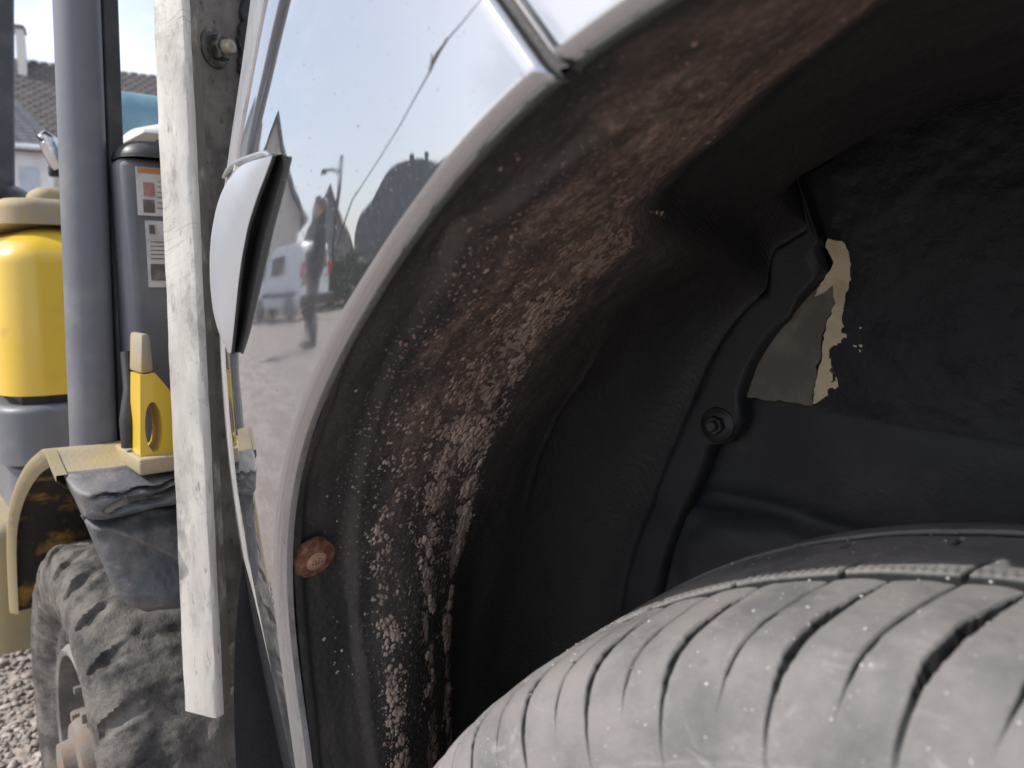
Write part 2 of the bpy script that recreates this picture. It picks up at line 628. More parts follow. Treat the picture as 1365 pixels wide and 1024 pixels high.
M['lug'] = mat_lug()
M['rim'] = worn('dusty_grey_rim', (0.18, 0.168, 0.155), (0.10, 0.09, 0.08), 0.8, 0, scale=22, lo=0.4, hi=0.65, bump=0.0008, bscale=200)
M['hub'] = worn('rust_tinted_hub', (0.17, 0.145, 0.125), (0.19, 0.12, 0.075), 0.8, 0, scale=24, lo=0.45, hi=0.7, bump=0.0008, bscale=200)
M['blue_tank'] = worn('faded_blue_plastic', (0.13, 0.25, 0.32), (0.22, 0.34, 0.40), 0.4, 0, scale=8)
M['white_plastic'] = worn('off_white_plastic', (0.66, 0.68, 0.7), (0.5, 0.52, 0.54), 0.5, 0, scale=14)
M['chrome'] = worn('scuffed_chrome', (0.7, 0.7, 0.71), (0.4, 0.39, 0.38), 0.2, 1.0, scale=30)
M['sticker'] = worn('sun_faded_sticker', (0.60, 0.58, 0.56), (0.48, 0.46, 0.44), 0.6, 0, scale=60)
M['sticker_orange'] = worn('faded_orange_print', (0.52, 0.22, 0.09), (0.46, 0.26, 0.14), 0.6, 0, scale=60)
M['print_dark'] = worn('dark_print', (0.12, 0.1, 0.1), (0.22, 0.18, 0.18), 0.6, 0, scale=90)
M['print_red'] = worn('faded_red_print', (0.36, 0.16, 0.14), (0.42, 0.25, 0.22), 0.6, 0, scale=90)

#MARK_BUILD
# ================================================================== GROUND
def build_ground():
    n = NT('gravel_ground')
    f = n.noise(3.0, 8, 0.6)
    st = n.vor(70, out='Color')
    sep = n.n('ShaderNodeSeparateColor'); n.l(st, sep.inputs[0])
    c = n.mix(n.rng(f, 0.35, 0.65), (0.29, 0.245, 0.222), (0.38, 0.33, 0.305))
    c = n.mix(n.rng(sep.outputs[0], 0.2, 1.0, 0, 0.5), c, (0.22, 0.2, 0.19))
    n.set(color=c, rough=0.95, spec=0.15)
    b = n.bump(n.vor(70), 0.006, 0.8)
    n.bump(n.noise(160, 5, 0.7), 0.004, 0.8, prev=b)
    N = 160
    t = np.linspace(-1, 1, N)
    ax = np.sign(t) * (np.abs(t) ** 3.2) * 420
    X, Y = np.meshgrid(ax, ax, indexing='ij')
    X = X - 1.0
    Z = (vnoise(X * 2.2 + 300, Y * 2.2 + 300, 4, 3) - 0.5) * 0.02 - 0.006
    near = np.hypot(X, Y) < 0.75
    Z = np.where(near, -0.004, Z)
    o = grid('ground', np.stack([X, Y, Z], -1), n.m, flip=False)
    tag(o, 'pale stony gravel yard running out past the machine', 'ground', kind='structure')
    # loose stones in the strip of yard that shows beside the machine
    rg = random.Random(8)
    verts, faces = [], []
    base = bmesh.new()
    bmesh.ops.create_icosphere(base, subdivisions=1, radius=1.0)
    bv = [v.co.copy() for v in base.verts]
    bf = [[v.index for v in f.verts] for f in base.faces]
    base.free()
    for i in range(7500):
        h = 0.95 + rg.random() ** 1.4 * 2.6
        px = rg.uniform(-160, 120)
        d = ray(px, 500)
        k = math.hypot(d.x, d.y)
        x, y = CAM.x + d.x / k * h, CAM.y + d.y / k * h
        s = rg.choice((0.0018, 0.0025, 0.0035, 0.005, 0.008)) * rg.uniform(0.7, 1.3)
        sc3 = (s * rg.uniform(0.8, 1.4), s * rg.uniform(0.7, 1.1), s * rg.uniform(0.45, 0.8))
        m = Matrix.Rotation(rg.uniform(0, 6.28), 3, 'Z')
        o0 = len(verts)
        for v in bv:
            w = Vector((v.x * sc3[0], v.y * sc3[1], v.z * sc3[2])) * rg.uniform(0.8, 1.15)
            w = m @ w
            verts.append((w.x + x, w.y + y, w.z + sc3[2] * 0.4))
        faces += [[a + o0 for a in f] for f in bf]
    me = bpy.data.meshes.new('loose_gravel')
    me.from_pydata(verts, [], faces)
    o = link('loose_gravel', me, worn('gravel_stone', (0.38, 0.34, 0.315), (0.22, 0.19, 0.175), 0.9, scale=25, lo=0.4, hi=0.6))
    shade(me, 60)
    tag(o, 'loose pale and brown stones scattered over the yard', 'gravel', kind='stuff')


build_ground()

# ================================================================== CAR
XA, ZA, RA, YA, KK = -0.00856, 0.41165, 0.38697, -0.12573, 0.81395
ZW, RW = 0.315, 0.315
car = empty('silver_car', (0, 0, 0), label='silver car with muddy black wheel arch and dusty front tyre', cat='car')

# plan curve of the flank: straight behind, swinging round the front corner
_s, _x, _y, _ph = [0.0], [-0.1], [YA - 0.008], [0.0]
ds = 0.002
while _s[-1] < 1.55:
    u = -_x[-1] - 0.1
    ph = _ph[-1]
    _s.append(_s[-1] + ds)
    _x.append(_x[-1] - ds * math.cos(ph))
    _y.append(_y[-1] + ds * math.sin(ph))
    u2 = -_x[-1] - 0.1
    if u2 < 0.40 and ph < 0.62:
        _ph.append(math.atan(2 * KK * u2))
    elif ph < R(80):
        _ph.append(ph + ds / 0.10)
    else:
        _ph.append(min(R(89), ph + ds / 2.5))
_ph = np.array(_ph)
_k = np.exp(-np.linspace(-2, 2, 41) ** 2); _k /= _k.sum()
_ph = np.convolve(np.concatenate([np.zeros(20), _ph, np.full(20, _ph[-1])]), _k, 'valid')
_s = np.array(_s)
_pm = (_ph[1:] + _ph[:-1]) / 2
_x = np.concatenate([[-0.1], -0.1 - np.cumsum(ds * np.cos(_pm))])
_y = np.concatenate([[YA - 0.008], YA - 0.008 + np.cumsum(ds * np.sin(_pm))])


def plan(s):
    s = np.asarray(s, float)
    i = np.clip((s / ds).astype(int), 0, len(_s) - 2)
    q = s - _s[i]
    kap = (_ph[i + 1] - _ph[i]) / ds
    pm = _ph[i] + kap * q * 0.5
    x = np.where(s < 0, -0.1 - s, _x[i] - q * np.cos(pm))
    y = np.where(s < 0, YA - 0.008, _y[i] + q * np.sin(pm))
    ph = np.where(s < 0, 0, _ph[i] + kap * q)
    return x, y, -np.sin(ph), -np.cos(ph)     # point and outward normal


def s_of_x(x):
    x = np.asarray(x, float)
    k = np.searchsorted(-_x, 0.55)
    return np.where(x > -0.1, -0.1 - x, np.interp(-x, -_x[:k], _s[:k]))


def smooth_table(xs, ys, sig, n=3000):
    g = np.linspace(xs[0], xs[-1], n)
    v = np.interp(g, xs, ys)
    w = int(3 * sig / (g[1] - g[0]))
    k = np.exp(-np.linspace(-3, 3, 2 * w + 1) ** 2 / 2); k /= k.sum()
    p = np.concatenate([v[0] + (v[1] - v[0]) * np.arange(-w, 0), v, v[-1] + (v[-1] - v[-2]) * np.arange(1, w + 1)])
    return g, np.convolve(p, k, 'valid')


BZ = [0.15, 0.336, 0.392, 0.456, 0.522, 0.579, 0.638, 0.70, 0.74, 0.793, 0.855, 0.908, 1.0]
BB = [-0.05, -0.0184, -0.005, 0.0080, 0.0180, 0.024, 0.027, 0.0275, 0.025, 0.0165, 0.0035, -0.007, -0.032]


BZf, BBf = smooth_table(BZ, BB, 0.022)


def bulge(s, z):
    return np.interp(np.clip(z, 0.15, 1.0), BZf, BBf) * sstep(0.13, 0.42, s)


def flank(s, z, rho, d=0.0):
    """point of the flank: s along plan, z, rho = distance from arch lip, d = depth pushed in"""
    x, y, nx, ny = plan(s)
    b = bulge(s, z) - d
    return np.stack([x + nx * b, y + ny * b, z + 0 * x], -1)


# the arch opening as it was traced on the flank
LIP_PX = [(905, 0), (830, 45), (760, 95), (640, 215), (560, 320), (480, 440), (420, 560), (393, 660), (387, 760), (395, 880), (418, 1010)]


def to_px(P):
    d = Vector(P) - CAM
    z = d.dot(_f)
    return 682.5 + FPX * d.dot(_r) / z, 512 - FPX * d.dot(_u) / z


def trace_lip():
    out = []
    for q, t0 in zip(LIP_PX, (14.6, 17.2, 20.1, 26.8, 33.3, 42.3, 52.1, 60.1, 67.4, 76.1, 84.1)):
        x, z = XA - 0.393 * math.sin(R(t0)), ZA + 0.393 * math.cos(R(t0))

        def F(x, z):
            a, b = to_px(flank(s_of_x(x), z, 0, 0.0074))
            return np.array([a - q[0], b - q[1]])
        for _ in range(30):
            f0 = F(x, z)
            J = np.stack([(F(x + 1e-4, z) - f0) / 1e-4, (F(x, z + 1e-4) - f0) / 1e-4], 1)
            st = np.linalg.solve(J, -f0)
            st *= 0.6 * min(1, 0.008 / max(1e-9, np.abs(st).max()))
            x, z = x + st[0], z + st[1]
        out.append((math.atan2(-(x - XA), z - ZA), math.hypot(x - XA, z - ZA), float(np.abs(F(x, z)).max())))
    return out


_tr = trace_lip()
_t = [R(-100), R(-10)] + [a for a, b, c in _tr] + [R(108)]
_rr = [RA, RA + 0.003] + [b for a, b, c in _tr] + [_tr[-1][1] - 0.004]
LTH, LR = smooth_table(_t, _rr, R(5.0))


def lip_r(th):
    return np.interp(th, LTH, LR)


def lip_xz(th):
    r = lip_r(th)
    return XA - r * np.sin(th), ZA + r * np.cos(th)


LIPPROF = [(0.0, 0.0080), (0.0, 0.0072), (0.0, 0.0062), (0.0002, 0.0050), (0.0006, 0.0036), (0.0013, 0.0023), (0.0022, 0.0012), (0.0032, 0.0005), (0.0042, 0.00014), (0.0052, 0.00002), (0.0058, 0.0)]


def panel(name, t0, t1, n, seam_at=None):
    th = np.radians(np.linspace(t0, t1, n))
    extra = None
    if seam_at == 'start':
        th = np.concatenate([[th[0] - 0.0, th[0], th[0] + 0.002], th[1:]])
        extra = np.zeros(len(th)); extra[0] = 0.010; extra[1] = 0.0035; extra[2] = 0.0004
    elif seam_at == 'end':
        th = np.concatenate([th[:-1], [th[-1] - 0.002, th[-1], th[-1]]])
        extra = np.zeros(len(th)); extra[-1] = 0.010; extra[-2] = 0.0035; extra[-3] = 0.0004
    else:
        extra = np.zeros(len(th))
    lx, lz = lip_xz(th)
    ls = s_of_x(lx)
    td = th + R(21) * np.exp(-((np.degrees(th) - 19.4) / 16.0) ** 2)
    sn, cs = np.sin(td), np.cos(td)
    with np.errstate(divide='ignore', invalid='ignore'):
        cand = np.stack([np.where(sn > 1e-3, (1.30 - ls) / sn, 9), np.where(sn < -1e-3, (-1.1 - ls) / sn, 9),
                         np.where(cs > 1e-3, (1.0 - lz) / cs, 9), np.where(cs < -1e-3, (0.16 - lz) / cs, 9)])
    end = np.maximum(cand.min(0), 0.03)
    tt = np.linspace(0, 1, 60)[1:] ** 1.7
    cols_rho, cols_d = [], []
    rho = np.stack([np.full(len(th), r) for r, d in LIPPROF] + [0.0058 + (end - 0.0058) * t for t in tt], 1)
    d = np.stack([np.full(len(th), d_) for r, d_ in LIPPROF] + [np.zeros(len(th)) for t in tt], 1)
    S = ls[:, None] + rho * sn[:, None]
    Z = lz[:, None] + rho * cs[:, None]
    V = flank(S, Z, rho, d + extra[:, None])
    o = grid(name, V, [M['paint'], M['lip']], car, flip=True)
    mi = np.zeros((V.shape[0] - 1, V.shape[1] - 1), dtype=np.int32)
    mi[:, :3] = 1
    o.data.polygons.foreach_set('material_index', mi.reshape(-1))
    return o


SEAM = 19.4
panel('bumper', SEAM + 0.33, 101, 190, 'start')
panel('fender', -88, SEAM - 0.33, 160, 'end')
# dark backing behind the shut line
tt = np.linspace(0.004, 0.22, 12)
th0 = np.radians(SEAM)
lx, lz = lip_xz(th0)
td = th0 + R(21)
Vb = np.stack([flank(s_of_x(lx) + tt * math.sin(td) + o, lz + tt * math.cos(td) + 0 * o, tt, 0.009) for o in (-0.012, 0.012)], 0)
grid('seam_backing', Vb, M['black_plastic'], car)
# bonnet sheet closing the body above
sv = np.linspace(-1.1, 1.30, 60)
e = flank(sv, np.full(60, 1.0), np.full(60, 0.5))
rows = [e]
for k, (q, zz) in enumerate(((0.06, 1.02), (0.2, 1.045), (0.5, 1.07), (0.95, 1.09))):
    c = e.copy(); c[:, 1] = e[:, 1] * (1 - q) + 0.85 * q; c[:, 0] = e[:, 0] * (1 - q * 0.3) + 0.2 * q * 0.3; c[:, 2] = zz
    rows.append(c)
grid('bonnet', np.stack(rows, 0), M['paint'], car)

# ------------------------------------------------ wheel arch liner
def lip_y(th):
    lx, lz = lip_xz(th)
    s = s_of_x(lx)
    return flank(s, lz, 0, 0.0064)[..., 1]


TH_E = [-90, 5, 24, 26.2, 27.5, 31, 39, 47, 55, 64, 80, 100]
R_E = [0.43, 0.43, 0.43, 0.42, 0.374, 0.375, 0.362, 0.345, 0.331, 0.320, 0.318, 0.322]
TH_G = [-90, 5, 24, 26.0, 27.0, 30, 36, 40, 43.5, 45.3, 47, 49, 51, 57, 66, 74, 88, 100]
R_G = [0.425, 0.425, 0.425, 0.41, 0.362, 0.355, 0.342, 0.331, 0.319, 0.306, 0.303, 0.303, 0.311, 0.300, 0.294, 0.291, 0.288, 0.288]
TH_P = [-90, 0, 8.8, 13.8, 20, 25.9, 40]
Y_P = [-0.085, -0.079, -0.068, -0.042, -0.015, 0.004, 0.03]


def build_liner():
    deg = np.concatenate([np.linspace(-88, 0, 60)[:-1], np.linspace(0, 101, 520)])
    th = np.radians(deg)
    y0 = lip_y(th) + 0.004
    nA, nB, nC = 130, 40, 14
    y1 = 0.13
    ymax = interp(deg, [-90, 24, 27, 100], [0.175, 0.175, 0.2, 0.2])
    re, rg = interp(deg, TH_E, R_E), interp(deg, TH_G, R_G)
    r0 = lip_r(th)[:, None] + 0.0030
    a = np.linspace(0, 1, nA)
    YAa = y0[:, None] + (y1 - y0)[:, None] * a
    RAa = np.repeat(r0, nA, 1) + (RA + 0.0035 - r0) * sstep(0.25, 0.9, a)
    r0 = RA + 0.0035
    f = np.linspace(0, 1, nB + 1)[1:]
    YB = y1 + (ymax[:, None] - y1) * np.sin(f * math.pi / 2)
    RB = r0 + (re[:, None] - r0) * (1 - np.cos(f * math.pi / 2))
    g = np.linspace(0, 1, nC + 1)[1:]
    YC = np.repeat(ymax[:, None], nC, 1) + 0.004 * sstep(0.0, 0.12, g) * 0 - 0.004 * sstep(0.02, 0.10, g) + 0.003 * sstep(0.93, 1, g)
    RC = re[:, None] + (rg - re)[:, None] * g
    # turned back edge
    YD = np.stack([ymax + 0.004, ymax + 0.014], 1)
    RD = np.stack([rg - 0.0006, rg], 1)
    Y = np.concatenate([YAa, YB, YC, YD], 1)
    Rr = np.concatenate([RAa, RB, RC, RD], 1)
    D = np.repeat(deg[:, None], Y.shape[1], 1)
    v = Y - y0[:, None]
    # flank groove just inside the lip, ending in a step
    crease = interp(D, [0, 20, 34, 52, 73, 100], [0.05, 0.045, 0.033, 0.036, 0.038, 0.042])
    Rr = Rr + 0.0045 * sstep(0.004, -0.003, v - crease) * sstep(0.004, 0.010, v) * sstep(14, 24, D)
    # notch in that step
    Rr = Rr + 0.006 * np.exp(-((D - 33.5) / 2.2) ** 2) * sstep(0.012, 0.0, np.abs(v - 0.042) - 0.012) * (D < 36)
    # recess of the pocket above
    pY = interp(D, TH_P, Y_P)
    rid = 27.6 + (Y - 0.009) * 24.5
    rec = sstep(-0.010, 0.040, Y - pY) * sstep(2.2, -1.2, D - rid)
    Rr = Rr + 0.015 * rec * (Rr > 0.36)
    # shallow waviness of moulded plastic and a crease before the fillet
    Rr = Rr - 0.004 * np.exp(-((D - rid - 1.2) / 1.3) ** 2) * sstep(0.0, 0.03, Y - 0.0) * (Y < 0.2)
    Rr = Rr + (vnoise(D * 0.12 + 90, Y * 22 + 50, 2, 4) - 0.5) * 0.007
    Rr = Rr - 0.002 * np.exp(-((Y - 0.124 - (D - 52) * 0.0009) / 0.0022) ** 2) * sstep(45, 50, D) * sstep(72, 66, D)
    # caked mud standing proud in streaks along the arch
    T = np.radians(D)
    X = XA - Rr * np.sin(T); Z = ZA + Rr * np.cos(T)
    V = np.stack([X, Y, Z], -1)
    ln = np.concatenate([np.zeros((len(deg), 1)), np.cumsum(np.hypot(np.diff(Y, axis=1), np.diff(Rr, axis=1)), 1)], 1)
    uv = np.stack([T * r0, np.where(Y < y1 - 1e-9, v, ln) + 0.16 * sstep(-0.030, 0.030, Y - pY) * sstep(4.0, -2.0, D - rid)], -1)
    o = grid('wheel_arch_liner', V, [M['liner'], M['liner_flange']], car, uv=uv, flip=False)
    # flange faces carry the cleaner plastic
    c = Y.shape[1]
    mi = np.zeros(len(o.data.polygons), dtype=np.int32).reshape(-1, c - 1)
    mi[:, nA + nB - 3:] = 1
    o.data.polygons.foreach_set('material_index', mi.reshape(-1))
    return o


liner = build_liner()


def build_mud():
    """dried mud flakes standing on the liner: lumps of their own thickness, thickest in the streaks thrown up by the tyre"""
    rg = random.Random(21)
    nr = np.random.default_rng(21)
    N = 150000
    U = nr.uniform(0.02, 0.63, N); Vv = nr.uniform(0.012, 0.165, N)
    wig = (vnoise(U * 22 + 30, Vv * 22 + 30, 41, 4) - 0.5) * 0.030
    w = Vv + wig

    def bnd(c, s): return np.exp(-((w - c) / s) ** 2)
    low = sstep(0.36, 0.47, U)
    st = np.maximum.reduce([0.75 * bnd(0.063, 0.0085), 1.15 * bnd(0.104, 0.0085), 1.3 * bnd(0.142, 0.0085), 0.17 * bnd(0.1, 0.05)])
    upb = (np.interp(w, [0.01, 0.04, 0.09, 0.125, 0.138, 0.15], [0.0, 0.12, 0.45, 0.95, 0.8, 0.0])) * np.interp(U, [0.0, 0.12, 0.26, 0.36], [0.12, 0.35, 0.85, 1.1])
    dens = upb * (1 - low) + st * low
    clump = vnoise(U * 95 + 10, Vv * 80 + 10, 43, 3)
    patch = vnoise(U * 26 + 3, Vv * 34 + 3, 47, 3)
    p = dens * sstep(0.42, 0.66, clump) * sstep(0.30, 0.60, patch)
    keep = np.where(nr.random(N) < p * 0.48)[0]
    verts, faces, mats = [], [], []
    for i in keep:
        u, v = U[i], Vv[i]
        th = u / (RA + 0.0035)
        y0 = float(lip_y(np.array([th]))[0]) + 0.004
        r0 = float(lip_r(th)) + 0.003
        a = min(1, max(0, (v / max(0.02, 0.13 - y0) - 0.25) / 0.65)); a = a * a * (3 - 2 * a)
        rr = r0 + (RA + 0.0035 - r0) * a
        rr += (float(vnoise(np.array([math.degrees(th) * 0.12 + 90]), np.array([(y0 + v) * 22 + 50]), 2, 4)[0]) - 0.5) * 0.007 + 0.0003
        y = y0 + v
        if y > 0.128: continue
        if math.degrees(th) < 28.5 and y > float(np.interp(math.degrees(th), TH_P, Y_P)) - 0.006: continue
        big = (0.4 + 0.9 * float(dens[i])) 
        s = rg.choice((0.0004, 0.0006, 0.0008, 0.0011, 0.0014, 0.0019)) * big * rg.uniform(0.8, 1.3)
        h = s * rg.uniform(0.25, 0.55)
        el = rg.uniform(0.8, 1.5)
        c = Vector((XA - rr * math.sin(th), y, ZA + rr * math.cos(th)))
        inn = Vector((math.sin(th), 0, -math.cos(th))); tu = Vector((-math.cos(th), 0, -math.sin(th))); tv = Vector((0, 1, 0))
        n = 7; k0 = len(verts); ph = rg.uniform(0, 6.28)
        rad = [s * rg.uniform(0.65, 1.3) for _ in range(n)]
        for lv, (f, hh) in enumerate(((1.0, -0.0004), (0.86, h * 0.75))):
            for k in range(n):
                t = ph + 2 * math.pi * k / n
                verts.append(c + (tu * math.cos(t) * el + tv * math.sin(t)) * rad[k] * f + inn * (hh if lv == 0 else hh * rg.uniform(0.7, 1.2)))
        verts.append(c + inn * h)
        for k in range(n):
            j = (k + 1) % n
            faces.append((k0 + k, k0 + j, k0 + n + j, k0 + n + k)); faces.append((k0 + n + k, k0 + n + j, k0 + 2 * n))
            mats += [0, 0]
    me = bpy.data.meshes.new('mud_crust')
    me.from_pydata([tuple(v) for v in verts], [], faces)
    n = NT('dried_mud_flake')
    f = n.rng(n.noise(34, 6, 0.65), 0.36, 0.64)
    f2 = n.rng(n.noise(260, 4, 0.6), 0.4, 0.6)
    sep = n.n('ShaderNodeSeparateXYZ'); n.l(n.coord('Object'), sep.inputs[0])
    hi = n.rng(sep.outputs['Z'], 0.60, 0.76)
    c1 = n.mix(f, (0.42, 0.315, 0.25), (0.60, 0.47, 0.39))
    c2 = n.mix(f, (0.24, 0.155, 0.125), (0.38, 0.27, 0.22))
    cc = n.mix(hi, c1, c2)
    n.set(color=n.mix(n.math('MULTIPLY', f2, 0.45), cc, (0.2, 0.145, 0.115)), rough=0.95, spec=0.15)
    n.bump(n.noise(900, 4, 0.65), 0.0004, 0.8)
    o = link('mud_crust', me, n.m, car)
    shade(me, 180)
    o['kind'] = 'stuff'


build_mud()

# ------------------------------------------------ body behind the liner
YWALL = 0.222


def build_inner():
    xs = np.linspace(-0.47, 0.5, 150)
    zs = np.linspace(0.06, 0.95, 150)
    X, Z = np.meshgrid(xs, zs, indexing='ij')
    # crease line of the chassis leg falling slowly to the rear
    zl = interp(X, [-0.3, -0.215, -0.163, 0.0, 0.5], [0.556, 0.556, 0.549, 0.532, 0.50])
    step = sstep(0.004, -0.006, Z - zl)
    Y = YWALL + 0.012 * (vnoise(X * 9 + 40, Z * 9 + 40, 7, 3) - 0.5) - 0.012 * step - 0.01 * np.exp(-((Z - zl - 0.006) / 0.006) ** 2) * -0.6
    # round boss low on the wall and a shallow vertical rib
    d = np.hypot(X + 0.235, (Z - 0.515) * 1.3)
    Y = Y - 0.006 * sstep(0.046, 0.036, d)
    Y = Y - 0.005 * sstep(0.006, 0.0, np.abs(X + 0.235) - 0.012) * sstep(0.50, 0.48, Z)
    grid('inner_body_wall', np.stack([X, Y, Z], -1), M['body_dark'], car, flip=False)
    # roof and front of the well
    deg = np.linspace(-100, 104, 120); th = np.radians(deg)
    yy = np.linspace(-0.06, 0.24, 24)
    D, Yg = np.meshgrid(th, yy, indexing='ij')
    rr = 0.452 - 0.03 * sstep(0.17, 0.23, Yg)
    V = np.stack([XA - rr * np.sin(D), Yg, ZA + rr * np.cos(D)], -1)
    grid('wheel_well_roof', V, M['underseal'], car, flip=False)


build_inner()


def W(px, py, y=YWALL - 0.010):
    p = on(px, py, 1, y)
    return p


def ragged(pts, amp, step, seed, y):
    """outline through picture bearings on the wall plane, made uneven"""
    rg = random.Random(seed)
    P = [W(a, b, y) for a, b in pts]
    out = []
    for i, p in enumerate(P):
        q = P[(i + 1) % len(P)]
        n = max(1, int((q - p).length / step))
        for k in range(n):
            w = p.lerp(q, k / n)
            out.append(Vector((w.x + rg.gauss(0, amp), w.y, w.z + rg.gauss(0, amp))))
    return out


def sheet(name, outline, mat, thick, parent):
    bm = bmesh.new()
    vs = [bm.verts.new(p) for p in outline]
    f = bm.faces.new(vs)
    bm.normal_update()
    r = bmesh.ops.extrude_face_region(bm, geom=[f])
    for v in [e for e in r['geom'] if isinstance(e, bmesh.types.BMVert)]:
        v.co.y += thick
    bmesh.ops.triangulate(bm, faces=bm.faces)
    bmesh.ops.recalc_face_normals(bm, faces=bm.faces)
    return from_bm(name, bm, mat, parent)


# bare body colour left where the underseal stops short
soil = [(1098, 372), (1118, 360), (1114, 400), (1103, 425), (1097, 450), (1094, 480), (1087, 505), (1083, 540), (1040, 535), (985, 528), (960, 520), (1000, 470), (1050, 415)]
sheet('soiled_paint_patch', ragged(soil, 0.0006, 0.004, 2, YWALL - 0.0135), M['beige_dusty'], 0.02, car)
beige = [(1100, 330), (1103, 318), (1122, 322), (1131, 335), (1134, 352), (1133, 372), (1127, 395), (1124, 412), (1122, 430), (1128, 440), (1129, 450),
         (1124, 459), (1112, 461), (1104, 466), (1107, 474), (1120, 478), (1121, 486), (1110, 488), (1105, 495), (1116, 502), (1117, 515), (1104, 526), (1094, 533), (1083, 541),
         (1085, 520), (1089, 500), (1095, 478), (1097, 452), (1103, 428), (1112, 404), (1110, 380), (1096, 390), (1085, 395), (1100, 368), (1112, 350)]
sheet('bare_paint_strip', ragged(beige, 0.0004, 0.0022, 4, YWALL - 0.0165), M['beige'], 0.02, car)
for i, (a, b, s) in enumerate(((1139, 462, 3), (1147, 461, 3), (1146, 468, 2), (1155, 486, 2), (1147, 437, 2.4))):
    pts = [(a + s * math.cos(t) * random.uniform(0.6, 1.3), b + 0.8 * s * math.sin(t) * random.uniform(0.6, 1.3)) for t in [k * 1.05 for k in range(6)]]
    sheet('paint_chip', [W(p, q, YWALL - 0.0165) for p, q in pts], M['beige'], 0.02, car)
# rough underseal laid on thick over the upper wall
def build_underseal():
    nx, nz = 240, 170
    pxs = np.linspace(1020, 1560, nx); pys = np.linspace(-260, 600, nz)
    V = np.zeros((nx, nz, 3))
    for i, a in enumerate(pxs):
        for j, b in enumerate(pys):
            p = on(a, b, 1, YWALL - 0.016)
            V[i, j] = p
    A, B = np.meshgrid(pxs, pys, indexing='ij')
    V[..., 1] += -0.0022 * (vnoise(V[..., 0] * 40 + 70, V[..., 2] * 60 + 70, 11, 5) - 0.5) * 2
    edge = interp(B, [-260, 300, 322, 352, 372, 412, 430, 450, 466, 486, 505, 525, 545, 560, 600], [1090, 1108, 1124, 1131, 1128, 1120, 1119, 1124, 1105, 1112, 1108, 1100, 1090, 1070, 1070])
    low = interp(A, [1020, 1083, 1130, 1365, 1560], [528, 541, 550, 592, 625])
    jit = (vnoise(A * 0.12, B * 0.12, 21, 3) - 0.5) * 12
    keep = ((A > edge + jit) & (B < low + jit * 0.5))[:-1, :-1]
    grid('underseal_coat', V, M['underseal'], car, mask=keep, flip=False)


build_underseal()

# ------------------------------------------------ fasteners in the liner
def arch_point(px, py, rad):
    d = ray(px, py)
    ox, oz = CAM.x - XA, CAM.z - ZA
    rr = rad
    a = d.x ** 2 + d.z ** 2; b = 2 * (ox * d.x + oz * d.z); c = ox * ox + oz * oz - rr * rr
    t = (-b + math.sqrt(b * b - 4 * a * c)) / (2 * a)
    return CAM + d * t


p = arch_point(422, 748, float(lip_r(R(68))) + 0.0030 + 0.0042)
nrm = Vector((XA - p.x, -0.012, ZA - p.z)).normalized()
nrm = (nrm + (CAM - p).normalized() * 0.05).normalized()
sw = lathe('screw', [(0, -0.004), (0.0122, -0.004), (0.0122, -0.0002), (0.0117, 0.0006), (0.0090, 0.0012), (0.0066, 0.0014), (0.0060, 0.0016), (0, 0.0016)], p - nrm * 0.0016, nrm, M['rust'], car, 40)
sh = lathe('screw_head', [(0.0060, 0.0), (0.0058, 0.0006), (0.0048, 0.0011), (0.0030, 0.0013), (0.0026, 0.0003), (0, 0.0002)], p - nrm * 0.0002, nrm, M['rust_pale'], sw, 30)
a0 = nrm.orthogonal().normalized(); b0 = nrm.cross(a0)
for k in range(6):
    c = p + nrm * 0.0010 + (a0 * math.cos(k * math.pi / 3) + b0 * math.sin(k * math.pi / 3)) * 0.0022
    lathe('recess_lobe', [(0, 0), (0.0007, 0), (0.0006, 0.0008), (0, 0.001)], c, nrm, M['rust_pale'], sw, 8)

p = on(957, 566, 1, 0.196)
ax = Vector((0.1, -1, 0.05)).normalized()
bt = lathe('liner_bolt', [(0, -0.004), (0.0125, -0.004), (0.0125, 0.0005), (0.0118, 0.002), (0.0092, 0.003), (0.0088, 0.0032), (0, 0.0032)], p, ax, M['black_plastic'], car, 36)
hexl = [[p + ax * h + (ax.orthogonal().normalized() * math.cos(t) + ax.cross(ax.orthogonal().normalized()) * math.sin(t)) * rr for t in [k * math.pi / 3 for k in range(6)]] for h, rr in ((0.003, 0.0068), (0.0095, 0.0068), (0.0103, 0.0060))]
from_bm('hex_head', bm_loops(hexl), M['black_plastic'], bt, 30)
lathe('bolt_tip', [(0.0040, 0.0), (0.0040, 0.004), (0.003, 0.005), (0, 0.005)], p + ax * 0.0100, ax, M['black_plastic'], bt, 20)

# ------------------------------------------------ headlight and corner trim
def flank_px(px, py, d=0.0):
    """(s, z) of the flank met by a picture bearing, or of its grazing point"""
    v = np.array(ray(px, py))
    t = np.linspace(0.15, 0.9, 6000)
    P = np.array(CAM)[None] + v[None] * t[:, None]
    sv = s_of_x(P[:, 0])
    _, y, _, ny = plan(sv)
    g = P[:, 1] - (y - (bulge(sv, P[:, 2]) - d) / -ny)
    i = int(np.argmax(g > 0)) if (g > 0).any() else int(np.argmax(g))
    return float(sv[i]), float(P[i, 2])


